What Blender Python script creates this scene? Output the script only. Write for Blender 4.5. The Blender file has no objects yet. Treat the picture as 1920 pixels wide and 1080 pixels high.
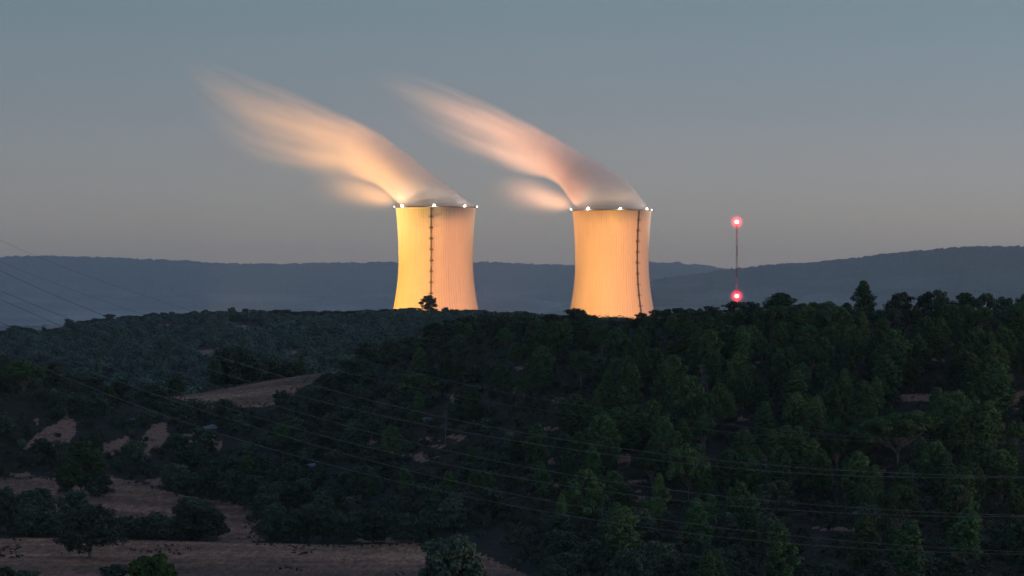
import bpy, math, random
import numpy as np
from mathutils import Vector

# ------------------------------------------------------------------ camera, sky, sun, exposure
F = 8000.0            # focal length in pixels of the 1920-wide photograph (150 mm lens)
EYE = 580.0           # picture row of the camera's eye level
scene = bpy.context.scene
COL = scene.collection
cam_d = bpy.data.cameras.new("camera")
cam_d.lens = 150.0
cam_d.sensor_width = 36.0
cam_d.clip_start = 1.0
cam_d.clip_end = 60000.0
cam_d.shift_y = (EYE - 540.0) / 1920.0
cam = bpy.data.objects.new("camera", cam_d)
cam.rotation_euler = (math.radians(90), 0, 0)
COL.objects.link(cam)
scene.camera = cam

SUN_EL, SUN_ROT = math.radians(4.0), math.radians(90)
world = bpy.data.worlds.new("World")
scene.world = world
world.use_nodes = True
nt = world.node_tree
nt.nodes.clear()
w_out = nt.nodes.new("ShaderNodeOutputWorld")
w_bg = nt.nodes.new("ShaderNodeBackground")
w_sky = nt.nodes.new("ShaderNodeTexSky")
w_sky.sky_type = 'NISHITA'
w_sky.sun_disc = False
w_sky.sun_elevation = SUN_EL
w_sky.sun_rotation = SUN_ROT
w_sky.altitude = 800
w_sky.air_density = 1.0
w_sky.dust_density = 1.0
w_sky.ozone_density = 1.0
w_bg.inputs["Strength"].default_value = 0.13
# dusk air: the sky's own colour by height above the horizon, tuned on top of the Nishita sky
w_tc = nt.nodes.new("ShaderNodeTexCoord")
w_sep = nt.nodes.new("ShaderNodeSeparateXYZ")
w_rmp = nt.nodes.new("ShaderNodeValToRGB")
w_mr = nt.nodes.new("ShaderNodeMapRange")
w_mr.inputs["From Min"].default_value = 0.0
w_mr.inputs["From Max"].default_value = 0.2
w_mr.clamp = True
w_mul = nt.nodes.new("ShaderNodeMix")
w_mul.data_type = 'RGBA'
w_mul.blend_type = 'MULTIPLY'
w_mul.inputs["Factor"].default_value = 1.0
SKY_RAMP = [(0.0, (.298, .334, .97)), (0.078, (.254, .310, .885)), (0.24, (.177, .220, .53)), (0.347, (.150, .200, .40)), (0.6, (.20, .25, .37)), (1.0, (.30, .34, .44))]
cr = w_rmp.color_ramp
while len(cr.elements) < len(SKY_RAMP):
    cr.elements.new(0.5)
for e, (p, c) in zip(cr.elements, SKY_RAMP):
    e.position = p
    e.color = (*c, 1)
nt.links.new(w_tc.outputs["Generated"], w_sep.inputs[0])
nt.links.new(w_sep.outputs["Z"], w_mr.inputs["Value"])
nt.links.new(w_mr.outputs[0], w_rmp.inputs[0])
nt.links.new(w_sky.outputs[0], w_mul.inputs["A"])
nt.links.new(w_rmp.outputs[0], w_mul.inputs["B"])
w_side = nt.nodes.new("ShaderNodeMapRange")      # a little brighter towards the afterglow on the right
w_side.inputs["From Min"].default_value = -0.3; w_side.inputs["From Max"].default_value = 0.3
w_side.inputs["To Min"].default_value = 1.2; w_side.inputs["To Max"].default_value = 1.8
w_mul2 = nt.nodes.new("ShaderNodeVectorMath"); w_mul2.operation = 'SCALE'
nt.links.new(w_sep.outputs["X"], w_side.inputs["Value"])
nt.links.new(w_mul.outputs["Result"], w_mul2.inputs[0]); nt.links.new(w_side.outputs[0], w_mul2.inputs["Scale"])
nt.links.new(w_mul2.outputs[0], w_bg.inputs["Color"])
nt.links.new(w_bg.outputs[0], w_out.inputs["Surface"])

scene.view_settings.view_transform = 'Standard'
scene.view_settings.look = 'None'
scene.view_settings.exposure = 1.485
scene.view_settings.gamma = 1.0
scene.cycles.use_denoising = True
scene.cycles.max_bounces = 8
scene.cycles.diffuse_bounces = 2
scene.cycles.glossy_bounces = 1
scene.cycles.volume_bounces = 5

sun_d = bpy.data.lights.new("sun", 'SUN')
sun_d.energy = 0.004
sun_d.angle = math.radians(12)
sun_d.color = (1.0, 0.82, 0.7)
sun = bpy.data.objects.new("sun", sun_d)
sun.rotation_euler = (math.radians(86), 0, math.radians(90 - 180))
COL.objects.link(sun)

# ------------------------------------------------------------------ helpers
def tag(o, label=None, cat=None, group=None, kind=None):
    if label: o["label"] = label
    if cat: o["category"] = cat
    if group: o["group"] = group
    if kind: o["kind"] = kind
    return o

def empty(name, loc, rz=0.0):
    o = bpy.data.objects.new(name, None)
    o.location = loc
    o.rotation_euler = (0, 0, rz)
    o.empty_display_size = 1.0
    COL.objects.link(o)
    return o

def mesh_np(name, verts, faces, mat=None, parent=None, loc=None, smooth=False, attrs=None):
    """faces: (n,3) or (n,4) int array, all of one size; one mesh object"""
    verts = np.asarray(verts, dtype=np.float32)
    faces = np.asarray(faces, dtype=np.int32)
    k = faces.shape[1]
    me = bpy.data.meshes.new(name)
    me.vertices.add(len(verts))
    me.vertices.foreach_set("co", verts.ravel())
    me.loops.add(faces.size)
    me.loops.foreach_set("vertex_index", faces.ravel())
    me.polygons.add(len(faces))
    me.polygons.foreach_set("loop_start", np.arange(0, faces.size, k, dtype=np.int32))
    me.polygons.foreach_set("loop_total", np.full(len(faces), k, dtype=np.int32))
    if smooth:
        me.polygons.foreach_set("use_smooth", np.ones(len(faces), dtype=bool))
    for an, av in (attrs or {}).items():
        a = me.attributes.new(an, 'FLOAT', 'POINT')
        a.data.foreach_set("value", np.asarray(av, dtype=np.float32))
    me.update(calc_edges=True)
    me.validate()
    if mat: me.materials.append(mat)
    o = bpy.data.objects.new(name, me)
    COL.objects.link(o)
    if parent: o.parent = parent
    if loc is not None: o.location = loc
    return o

class Geo:
    """collects quads (tubes, boxes, rings) for ONE mesh"""
    def __init__(self):
        self.v, self.f, self.n = [], [], 0
    def add(self, v, f):
        self.v.append(np.asarray(v, float)); self.f.append(np.asarray(f, int) + self.n)
        self.n += len(v)
        return self
    def tube(self, pts, rad, sides=5):
        pts = np.asarray(pts, float)
        n = len(pts)
        rad = np.broadcast_to(np.asarray(rad, float), (n,))
        t = np.gradient(pts, axis=0)
        t /= np.linalg.norm(t, axis=1)[:, None] + 1e-9
        up = np.array([0.31, 0.17, 0.93]) if abs(t[0, 2]) < 0.9 else np.array([1.0, 0.1, 0.0])
        a = np.cross(t, up); a /= np.linalg.norm(a, axis=1)[:, None] + 1e-9
        b = np.cross(t, a)
        ang = np.arange(sides) * 2 * math.pi / sides
        ring = pts[:, None] + rad[:, None, None] * (np.cos(ang)[None, :, None] * a[:, None] + np.sin(ang)[None, :, None] * b[:, None])
        f = []
        for i in range(n - 1):
            for j in range(sides):
                k = (j + 1) % sides
                f.append((i * sides + j, i * sides + k, (i + 1) * sides + k, (i + 1) * sides + j))
        self.add(ring.reshape(-1, 3), f)
        return self
    def box(self, c, s, rz=0.0):
        x, y, z = [d / 2 for d in s]
        v = np.array([(a, b, d) for d in (-z, z) for a, b in ((-x, -y), (x, -y), (x, y), (-x, y))])
        cs, sn = math.cos(rz), math.sin(rz)
        v = np.stack([v[:, 0] * cs - v[:, 1] * sn, v[:, 0] * sn + v[:, 1] * cs, v[:, 2]], 1) + np.asarray(c, float)
        self.add(v, [(0, 3, 2, 1), (4, 5, 6, 7), (0, 1, 5, 4), (1, 2, 6, 5), (2, 3, 7, 6), (3, 0, 4, 7)])
        return self
    def lathe(self, prof, sides=64, a0=0.0):
        n = len(prof)
        ang = np.arange(sides) * 2 * math.pi / sides + a0
        v = np.array([[(r * math.cos(t), r * math.sin(t), z) for t in ang] for r, z in prof]).reshape(-1, 3)
        f = [(i * sides + j, i * sides + (j + 1) % sides, (i + 1) * sides + (j + 1) % sides, (i + 1) * sides + j)
             for i in range(n - 1) for j in range(sides)]
        self.add(v, f)
        return self
    def build(self, name, mat, parent=None, loc=None, smooth=False):
        return mesh_np(name, np.concatenate(self.v), np.concatenate(self.f), mat, parent, loc, smooth)

def new_mat(name):
    m = bpy.data.materials.new(name)
    m.use_nodes = True
    t = m.node_tree
    b = t.nodes["Principled BSDF"]
    b.inputs["Specular IOR Level"].default_value = 0.15
    b.inputs["Roughness"].default_value = 0.9
    return m, t, b

def N(t, typ, **kw):
    n = t.nodes.new(typ)
    for k, v in kw.items():
        if k in n.inputs.keys(): n.inputs[k].default_value = v
        else: setattr(n, k, v)
    return n

def ramp(t, fac, stops):
    r = t.nodes.new("ShaderNodeValToRGB")
    while len(r.color_ramp.elements) < len(stops): r.color_ramp.elements.new(0.5)
    for e, (p, c) in zip(r.color_ramp.elements, stops):
        e.position = p
        e.color = (*c, 1) if len(c) == 3 else c
    t.links.new(fac, r.inputs[0])
    return r

def mixc(t, fac, a, b, mode='MIX'):
    m = t.nodes.new("ShaderNodeMix"); m.data_type = 'RGBA'; m.blend_type = mode
    for sock, val in (("Factor", fac), ("A", a), ("B", b)):
        if hasattr(val, "links"): t.links.new(val, m.inputs[sock])
        elif isinstance(val, (int, float)): m.inputs[sock].default_value = val
        else: m.inputs[sock].default_value = (*val, 1)
    return m.outputs["Result"]

def mth(t, op, a, b=None, c=None, clamp=False):
    m = t.nodes.new("ShaderNodeMath"); m.operation = op; m.use_clamp = clamp
    for i, v in enumerate((a, b, c)):
        if v is None: continue
        if hasattr(v, "links"): t.links.new(v, m.inputs[i])
        else: m.inputs[i].default_value = v
    return m.outputs[0]

def flat_mat(name, colr, rough=0.9, metal=0.0, noise=0.25, scale=3.0):
    m, t, b = new_mat(name)
    tc = t.nodes.new("ShaderNodeTexCoord")
    n = N(t, "ShaderNodeTexNoise", Scale=scale, Detail=4.0)
    t.links.new(tc.outputs["Object"], n.inputs["Vector"])
    r = ramp(t, n.outputs["Fac"], [(0.3, tuple(c * (1 - noise) for c in colr)), (0.7, tuple(min(1, c * (1 + noise)) for c in colr))])
    t.links.new(r.outputs[0], b.inputs["Base Color"])
    b.inputs["Roughness"].default_value = rough
    b.inputs["Metallic"].default_value = metal
    return m

def emit_mat(name, colr, strength):
    m = bpy.data.materials.new(name); m.use_nodes = True
    t = m.node_tree; t.nodes.clear()
    o = t.nodes.new("ShaderNodeOutputMaterial"); e = t.nodes.new("ShaderNodeEmission")
    e.inputs[0].default_value = (*colr, 1); e.inputs[1].default_value = strength
    t.links.new(e.outputs[0], o.inputs["Surface"])
    return m

def pt(u, v, D):
    """the point D metres out that the photograph shows at (u, v)"""
    return Vector(((u - 960.0) / F * D, D, -(v - EYE) / F * D))

# value noise used for relief
def vnoise(x, y, seed):
    xi, yi = np.floor(x).astype(int), np.floor(y).astype(int)
    fx, fy = x - xi, y - yi
    fx, fy = fx * fx * (3 - 2 * fx), fy * fy * (3 - 2 * fy)
    def h(a, b):
        n = (a * 374761393 + b * 668265263 + seed * 982451653) & 0x7fffffff
        n = ((n ^ (n >> 13)) * 1274126177) & 0x7fffffff
        return ((n ^ (n >> 16)) & 0xffff) / 65535.0
    return (h(xi, yi) * (1 - fx) + h(xi + 1, yi) * fx) * (1 - fy) + (h(xi, yi + 1) * (1 - fx) + h(xi + 1, yi + 1) * fx) * fy
def fbm(x, y, seed, octv=4):
    s, a, tot = 0, 1.0, 0
    for i in range(octv):
        s = s + a * vnoise(x * 2 ** i, y * 2 ** i, seed + i); tot += a; a *= 0.5
    return s / tot * 2 - 1

# ------------------------------------------------------------------ terrain: rows of the relief, each {bearing: (distance, row)}
U = lambda **k: k
ROWS = [
    {0: (60, 1700)},
    {0: (150, 1500)},
    {0: (320, 1280)},
    {0: (500, 1104), 1000: (480, 1150)},
    {0: (590, 1012), 500: (585, 1020), 700: (560, 1045), 850: (535, 1070), 1000: (510, 1105), 1200: (505, 1110)},
    {0: (720, 893), 200: (705, 900), 350: (690, 925), 500: (640, 985), 620: (600, 1010), 700: (590, 1014), 800: (580, 1020), 900: (558, 1042), 1000: (540, 1075), 1200: (535, 1080)},
    {0: (745, 825), 200: (745, 840), 350: (745, 850), 500: (715, 890), 620: (690, 905), 700: (670, 900), 800: (650, 900), 1000: (610, 930), 1200: (600, 940)},
    {0: (775, 755), 200: (785, 775), 350: (800, 782), 450: (800, 765), 520: (800, 765), 620: (790, 785), 700: (770, 775), 800: (740, 760), 1000: (690, 760), 1200: (670, 760)},
    {-300: (800, 700), 0: (805, 712), 120: (815, 722), 200: (825, 735), 290: (850, 745), 350: (880, 738), 430: (890, 725), 500: (900, 710), 620: (890, 693), 700: (870, 677), 800: (840, 650), 870: (815, 628),
     950: (795, 620), 1060: (780, 614), 1160: (765, 611), 1240: (755, 606), 1450: (740, 603), 1700: (740, 606), 1920: (740, 603)},
    {0: (900, 740), 350: (980, 760), 620: (980, 730), 800: (930, 690), 1000: (880, 655), 1450: (840, 640)},
    {0: (1200, 775), 600: (1200, 760), 1000: (1200, 700)},
    {0: (1450, 725), 300: (1450, 725), 600: (1480, 700), 1000: (1500, 680)},
    {0: (1800, 665), 300: (1800, 650), 600: (1800, 640), 1000: (1800, 630)},
    {-200: (2180, 650), 0: (2190, 634), 60: (2200, 622), 95: (2200, 632), 130: (2200, 614), 200: (2200, 604), 300: (2210, 596), 430: (2220, 588), 560: (2230, 593), 650: (2230, 591), 740: (2230, 584), 820: (2220, 586),
     900: (2220, 588), 1000: (2220, 592), 1150: (2220, 605), 1400: (2220, 625)},
    {0: (2650, 650)},
    {0: (3300, 705)},
    {0: (3700, 704)},
]
gu = np.arange(-900, 2825, 5.0)
rd, rv = [], []
for row in ROWS:
    us = sorted(row)
    rd.append(np.interp(gu, us, [row[k][0] for k in us])); rv.append(np.interp(gu, us, [row[k][1] for k in us]))
rd, rv = np.array(rd), np.array(rv)
k_ = np.exp(-0.5 * (np.arange(-10, 11) / 4.0) ** 2); k_ /= k_.sum()
def sm(a, k=k_):
    p = len(k) // 2
    return np.convolve(np.pad(a, p, mode='edge'), k, mode='valid')
rd = np.array([sm(r) for r in rd]); rv = np.array([sm(r) for r in rv])
rz = -(rv - EYE) / F * rd
gd = np.arange(60, 3700.1, 3.0)
gz = np.empty((len(gd), len(gu)))
kd = np.exp(-0.5 * (np.arange(-9, 10) / 3.2) ** 2); kd /= kd.sum()
for j in range(len(gu)):
    gz[:, j] = sm(np.interp(gd, rd[:, j], rz[:, j]), kd)
GX = (gu[None, :] - 960) / F * gd[:, None]
GY = np.broadcast_to(gd[:, None], GX.shape)

# farmed ground and bare earth, as outlines on the ground (bearing, row of the ground)
def in_poly(px, py, poly):
    inside = np.zeros(np.shape(px), bool)
    n = len(poly)
    for i in range(n):
        x0, y0 = poly[i]; x1, y1 = poly[(i + 1) % n]
        c = ((y0 > py) != (y1 > py)) & (px < (x1 - x0) * (py - y0) / ((y1 - y0) + 1e-9) + x0)
        inside ^= c
    return inside
FIELD_LOW = [(-900, 1008), (0, 1010), (120, 1008), (240, 1012), (420, 1016), (520, 1019), (660, 1022), (790, 1018), (870, 1030), (930, 1050), (1000, 1085), (1060, 1120), (1060, 1400), (-900, 1400)]
FIELD_UP = [(-900, 900), (0, 897), (60, 893), (110, 898), (210, 893), (270, 908), (330, 925), (400, 938), (450, 948), (485, 962), (492, 975), (470, 990), (478, 1003), (500, 1012), (420, 1018), (405, 1008), (415, 975), (330, 968), (240, 972), (160, 965), (60, 960), (-900, 965)]
FIELD_TOP = [(280, 733), (350, 727), (430, 715), (520, 698), (640, 680), (640, 695), (600, 712), (565, 726), (535, 750), (500, 762), (430, 764), (350, 752)]
RIDGE_BARE = [[(290, 618), (300, 608), (335, 606), (330, 614), (300, 622)], [(425, 613), (460, 609), (515, 619), (500, 624), (450, 621)], [(340, 662), (395, 655), (440, 662), (390, 668)],
              [(500, 662), (560, 658), (590, 668), (530, 670)], [(360, 640), (372, 634), (384, 640)], [(600, 640), (640, 637), (650, 643)], [(250, 622), (262, 618), (268, 624)]]
def ridge_bare(u, v, D):
    o = np.zeros(np.shape(u), bool)
    for p in RIDGE_BARE: o |= in_poly(u, v, p)
    return o & (D > 1200) & (D < 2300)
BARE = [[(55, 835), (75, 815), (120, 790), (135, 800), (130, 822), (95, 834)], [(190, 835), (215, 828), (235, 822), (240, 838), (215, 848), (200, 845)],
        [(260, 838), (285, 805), (305, 800), (310, 822), (290, 842), (268, 862)], [(340, 820), (385, 810), (412, 828), (405, 842), (370, 838)],
        [(370, 757), (395, 750), (420, 762), (400, 772)], [(60, 790), (72, 782), (75, 800)], [(960, 690), (995, 680), (990, 690), (970, 695)], [(1030, 750), (1070, 745), (1080, 755), (1040, 758)],
        [(840, 745), (890, 742), (900, 750), (850, 756)], [(1180, 688), (1210, 680), (1215, 690)], [(1680, 740), (1750, 735), (1750, 755), (1690, 752)], [(1870, 745), (1930, 730), (1930, 760), (1880, 756)],
        [(1850, 800), (1890, 790), (1880, 815)], [(940, 820), (965, 808), (960, 822)], [(1520, 990), (1600, 985), (1640, 995), (1560, 1000)], [(1700, 980), (1725, 985), (1715, 1005)], [(1140, 860), (1180, 850), (1180, 868)],
        [(15, 888), (50, 884), (66, 892), (30, 897)], [(1280, 735), (1320, 742), (1300, 760)], [(270, 900), (300, 896), (325, 908), (290, 912)], [(740, 855), (790, 850), (830, 858), (790, 866)],
        [(1190, 760), (1225, 765), (1200, 776)], [(1800, 640), (1840, 660), (1820, 690), (1790, 670)], [(880, 560 + 60), (900, 622), (890, 628)],
        [(640, 1006), (700, 1010), (780, 1012), (760, 1018), (680, 1018)]]
for i in (0, 1, 2, 3, 16):
    cx_, cy_ = np.mean([q[0] for q in BARE[i]]), np.mean([q[1] for q in BARE[i]])
    BARE[i] = [(cx_ + (a - cx_) * 1.3, cy_ + (b - cy_) * 1.35) for a, b in BARE[i]]
rr = np.random.RandomState(7)
for _ in range(70):
    cu, cv = rr.uniform(380, 1920), rr.uniform(655, 1010)
    if cv < 1010 - (cu - 380) * 0.6 and cu < 700: continue
    w_, h_ = rr.uniform(6, 26), rr.uniform(2, 7)
    BARE.append([(cu - w_, cv), (cu - w_ * .3, cv - h_), (cu + w_ * .8, cv - h_ * .6), (cu + w_, cv + h_ * .4), (cu, cv + h_)])

def field_at(u, v, D):
    a = in_poly(u, v, FIELD_LOW) & (D < 640)
    b = in_poly(u, v, FIELD_UP) & (D < 760)
    c = in_poly(u, v, FIELD_TOP) & (D > 700) & (D < 960)
    return a | b | c
def bare_at(u, v, D):
    o = np.zeros(np.shape(u), bool)
    for p in BARE: o |= in_poly(u, v, p)
    return o & (D > 500) & (D < 900)
GV = EYE - gz / GY * F
GU = np.broadcast_to(gu[None, :], GX.shape)
fld = field_at(GU, GV, GY).astype(float)
# relief noise (none on the tilled fields)
rough = np.where(fld > 0, 0.0, 1.0) * np.clip((GY - 420) / 150, 0.1, 1)
gz = gz + rough * (0.55 * fbm(GX / 9, GY / 9, 3) + 0.9 * np.clip((GY - 1200) / 600, 0, 1) * fbm(GX / 40, GY / 60, 9) * 3)

def ground_z(X, Y):
    X, Y = np.asarray(X, float), np.asarray(Y, float)
    a = (X / Y * F + 960 - gu[0]) / 5.0
    b = (Y - gd[0]) / 3.0
    a = np.clip(a, 0, len(gu) - 1.001); b = np.clip(b, 0, len(gd) - 1.001)
    i, j = b.astype(int), a.astype(int)
    fb, fa = b - i, a - j
    return gz[i, j] * (1 - fa) * (1 - fb) + gz[i, j + 1] * fa * (1 - fb) + gz[i + 1, j] * (1 - fa) * fb + gz[i + 1, j + 1] * fa * fb

def uv_of(X, Y, Z):
    return X / Y * F + 960, EYE - Z / Y * F

def find_D(u, v, lo=500.0, hi=1000.0):
    """nearest distance at which the ground along bearing u is seen at row v"""
    D = np.arange(lo, hi, 1.0)
    z = ground_z((u - 960) / F * D, D)
    vv = EYE - z / D * F
    ok = np.where(vv <= v)[0]
    return float(D[ok[0]]) if len(ok) else float(D[np.argmin(vv)])
def crest_D(u, lo=650.0, hi=960.0):
    D = np.arange(lo, hi, 1.0)
    z = ground_z((u - 960) / F * D, D)
    return float(D[np.argmin(EYE - z / D * F)])

# ------------------------------------------------------------------ ground materials
def ground_material():
    m, t, b = new_mat("ground_soil")
    tc = t.nodes.new("ShaderNodeTexCoord")
    fa = t.nodes.new("ShaderNodeAttribute"); fa.attribute_name = "field"
    ba = t.nodes.new("ShaderNodeAttribute"); ba.attribute_name = "bare"
    n1 = N(t, "ShaderNodeTexNoise", Scale=0.35, Detail=6.0, Roughness=0.6)
    n2 = N(t, "ShaderNodeTexNoise", Scale=2.6, Detail=5.0, Roughness=0.7)
    mp = N(t, "ShaderNodeMapping"); mp.inputs["Scale"].default_value = (0.012, 0.030, 0.1); mp.inputs["Rotation"].default_value = (0, 0, 0.12)
    n3 = N(t, "ShaderNodeTexNoise", Scale=1.0, Detail=9.0, Roughness=0.72)
    for n in (n1, n2): t.links.new(tc.outputs["Object"], n.inputs["Vector"])
    t.links.new(tc.outputs["Object"], mp.inputs[0]); t.links.new(mp.outputs[0], n3.inputs["Vector"])
    scrub = ramp(t, n1.outputs["Fac"], [(0.35, (0.012, 0.014, 0.008)), (0.56, (0.024, 0.022, 0.014)), (0.72, (0.075, 0.048, 0.034))])
    red = ramp(t, n2.outputs["Fac"], [(0.3, (0.12, 0.055, 0.04)), (0.5, (0.32, 0.15, 0.10)), (0.7, (0.46, 0.27, 0.20))])
    straw = ramp(t, n3.outputs["Fac"], [(0.32, (0.10, 0.062, 0.050)), (0.45, (0.22, 0.110, 0.075)), (0.52, (0.34, 0.160, 0.103)), (0.63, (0.48, 0.25, 0.155))])
    fine = ramp(t, n2.outputs["Fac"], [(0.3, (0.62, 0.62, 0.62)), (0.7, (1.3, 1.25, 1.2))])
    mp4 = N(t, "ShaderNodeMapping"); mp4.inputs["Scale"].default_value = (1.1, 0.16, 1.0); mp4.inputs["Rotation"].default_value = (0, 0, -0.06)
    n4 = N(t, "ShaderNodeTexNoise", Scale=1.0, Detail=5.0, Roughness=0.75)
    t.links.new(tc.outputs["Object"], mp4.inputs[0]); t.links.new(mp4.outputs[0], n4.inputs["Vector"])
    rows = ramp(t, n4.outputs["Fac"], [(0.36, (0.52, 0.54, 0.56)), (0.5, (0.95, 0.95, 0.95)), (0.64, (1.5, 1.42, 1.32))])
    straw2 = mixc(t, 1.0, mixc(t, 1.0, straw.outputs[0], fine.outputs[0], 'MULTIPLY'), rows.outputs[0], 'MULTIPLY')
    # break the edges of the patches up
    c1, c2 = mth(t, 'SUBTRACT', n1.outputs["Fac"], 0.5), mth(t, 'SUBTRACT', n2.outputs["Fac"], 0.5)
    bn = mth(t, 'ADD', mth(t, 'MULTIPLY', c1, 2.6), mth(t, 'MULTIPLY', c2, 1.8))
    bf = mth(t, 'MULTIPLY', mth(t, 'SUBTRACT', mth(t, 'ADD', ba.outputs["Fac"], bn), 0.52), 4.0, clamp=True)
    fn = mth(t, 'ADD', mth(t, 'MULTIPLY', c1, 2.2), mth(t, 'MULTIPLY', c2, 1.6))
    ff = mth(t, 'MULTIPLY', mth(t, 'SUBTRACT', mth(t, 'ADD', fa.outputs["Fac"], fn), 0.5), 4.0, clamp=True)
    c = mixc(t, bf, scrub.outputs[0], red.outputs[0])
    c = mixc(t, ff, c, straw2)
    t.links.new(c, b.inputs["Base Color"])
    bump = N(t, "ShaderNodeBump", Strength=0.7, Distance=0.25)
    t.links.new(n2.outputs["Fac"], bump.inputs["Height"]); t.links.new(bump.outputs[0], b.inputs["Normal"])
    return m

def grid_faces(nr, nc):
    i = np.arange((nr - 1) * nc).reshape(nr - 1, nc)[:, :-1].ravel()
    return np.stack([i, i + 1, i + nc + 1, i + nc], 1)

M_ground = ground_material()
# one sheet from the camera's feet to beyond the far hills
ext_d = np.array([3900, 4200, 4700, 5400, 6500, 8000, 10000, 13000, 18000, 26000, 33000.0])
sel = np.concatenate([np.arange(0, 140, 6), np.arange(140, 310), np.arange(310, len(gd), 4)])
sel = np.unique(np.append(sel, len(gd) - 1))
D_all = np.concatenate([gd[sel], ext_d])
ext_z = np.full((len(ext_d), len(gu)), -57.5) + np.linspace(0, -3, len(ext_d))[:, None]
Z_all = np.concatenate([gz[sel], ext_z])
X_all = (gu[None, :] - 960) / F * D_all[:, None]
Y_all = np.broadcast_to(D_all[:, None], X_all.shape)
V_all = EYE - Z_all / Y_all * F
U_all = np.broadcast_to(gu[None, :], X_all.shape)
f_at = field_at(U_all, V_all, Y_all).astype(float)
b_at = (bare_at(U_all, V_all, Y_all) | ridge_bare(U_all, V_all, Y_all)).astype(float)
f_at = np.where(Y_all > 3200, 0.4 + 0.9 * (fbm(X_all / 500, Y_all / 700, 77) > 0.1), f_at)  # valley fields, their paleness also carrying mist put into the colour
ground = mesh_np("ground", np.stack([X_all, Y_all, Z_all], -1).reshape(-1, 3), grid_faces(len(D_all), len(gu)), M_ground, smooth=True,
                 attrs={"field": f_at.ravel(), "bare": b_at.ravel()})
tag(ground, kind="structure")

# ------------------------------------------------------------------ far hills
def hill_material(name, dark, lite, patch):
    m, t, b = new_mat(name)
    tc = t.nodes.new("ShaderNodeTexCoord")
    n1 = N(t, "ShaderNodeTexNoise", Scale=0.02, Detail=8.0, Roughness=0.7)
    n2 = N(t, "ShaderNodeTexNoise", Scale=0.0022, Detail=5.0, Roughness=0.55)
    mp = N(t, "ShaderNodeMapping"); mp.inputs["Scale"].default_value = (1.0, 0.35, 5.0)
    t.links.new(tc.outputs["Object"], n1.inputs["Vector"]); t.links.new(tc.outputs["Object"], mp.inputs[0]); t.links.new(mp.outputs[0], n2.inputs["Vector"])
    r1 = ramp(t, n1.outputs["Fac"], [(0.35, dark), (0.65, lite)])
    r2 = ramp(t, n2.outputs["Fac"], [(0.42, (0, 0, 0)), (0.66, (1, 1, 1))])
    sx = t.nodes.new("ShaderNodeSeparateXYZ"); t.links.new(tc.outputs["Object"], sx.inputs[0])
    low = mth(t, 'SUBTRACT', 1.0, mth(t, 'DIVIDE', mth(t, 'ADD', sx.outputs["Z"], 60.0), 230.0), clamp=True)  # pale fields low down carry valley mist put into the colour
    f = mth(t, 'MULTIPLY', r2.outputs[0], low)
    t.links.new(mixc(t, f, r1.outputs[0], patch), b.inputs["Base Color"])
    return m

def ridge(name, prof, d0, d1, d2, mat, seed, bump=4.0, u0=-900, u1=2825, foot=-60.0, rows=80):
    us = np.arange(u0, u1, 2.0)
    ks = sorted(prof)
    crest_v = np.interp(us, ks, [prof[k] for k in ks])
    kk = np.exp(-0.5 * (np.arange(-30, 31) / 11.0) ** 2); kk /= kk.sum()
    crest_v = sm(crest_v, kk)
    dc = d1 + (d1 - d0) * 0.25 * fbm(us / 260.0, us * 0 + seed, seed)
    zc = -(crest_v - EYE) / F * dc
    s = np.linspace(0, 1, rows)
    Ds, Zs = [], []
    for q in s:
        D = d0 + (dc - d0) * q
        h = (q ** 1.25) * (1 - 0.25 * (1 - q))
        Ds.append(D); Zs.append(foot + (zc - foot) * h)
    for q in (0.15, 0.5, 1.0):
        Ds.append(dc + (d2 - dc) * q); Zs.append(zc + (foot - zc) * q)
    Ds, Zs = np.array(Ds), np.array(Zs)
    X = (us[None, :] - 960) / F * Ds
    gully = fbm(X / 330, Ds / 900, seed + 5, 5) * np.minimum(1, (Zs - foot) / 60) * 26
    w = np.concatenate([np.sin(s * math.pi) ** 0.8, [0, 0, 0]])[:, None]
    trees = (vnoise(X / 8.0, Ds / 22.0, seed + 20) ** 1.5 + 0.8 * vnoise(X / 20.0, Ds / 50.0, seed + 22) + 0.8 * (vnoise(X / 45.0, Ds / 60.0, seed + 23) > 0.4)) * bump
    Z = Zs + gully * w + trees - bump * 1.2
    o = mesh_np(name, np.stack([X, Ds, Z], -1).reshape(-1, 3), grid_faces(len(Ds), len(us)), mat, smooth=True)
    return tag(o, kind="structure")

M_hill = hill_material("forested_hill", (0.030, 0.044, 0.040), (0.085, 0.095, 0.085), (0.36, 0.30, 0.26))
ridge("hills", {-900: 520, -300: 500, 0: 482, 70: 479, 200: 483, 350: 489, 420: 494, 500: 495, 600: 493, 740: 491, 900: 491, 1060: 497, 1100: 497, 1215: 492, 1260: 491, 1330: 498, 1400: 512, 1700: 540, 2825: 540},
      21000, 28000, 31500, M_hill, 31, 8.0)
M_hill2 = hill_material("mist_pale_slopes", (0.10, 0.11, 0.11), (0.20, 0.19, 0.18), (0.42, 0.36, 0.33))  # paler tone stands for valley mist, put into the colour
ridge("hills", {-900: 545, 0: 561, 60: 560, 130: 564, 200: 562, 240: 558, 300: 551, 345: 550, 420: 555, 520: 557, 640: 553, 740: 551, 900: 556, 1000: 560, 1200: 600, 2825: 620},
      15500, 20000, 20900, M_hill2, 47, 5.0)
ridge("hills", {-900: 640, 900: 620, 1100: 560, 1215: 526, 1290: 515, 1380: 503, 1440: 497, 1520: 492, 1600: 484, 1650: 477, 1720: 470, 1800: 463, 1860: 461, 1920: 461, 2200: 455, 2825: 470},
      12500, 18500, 20500, M_hill, 63, 5.5)

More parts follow.
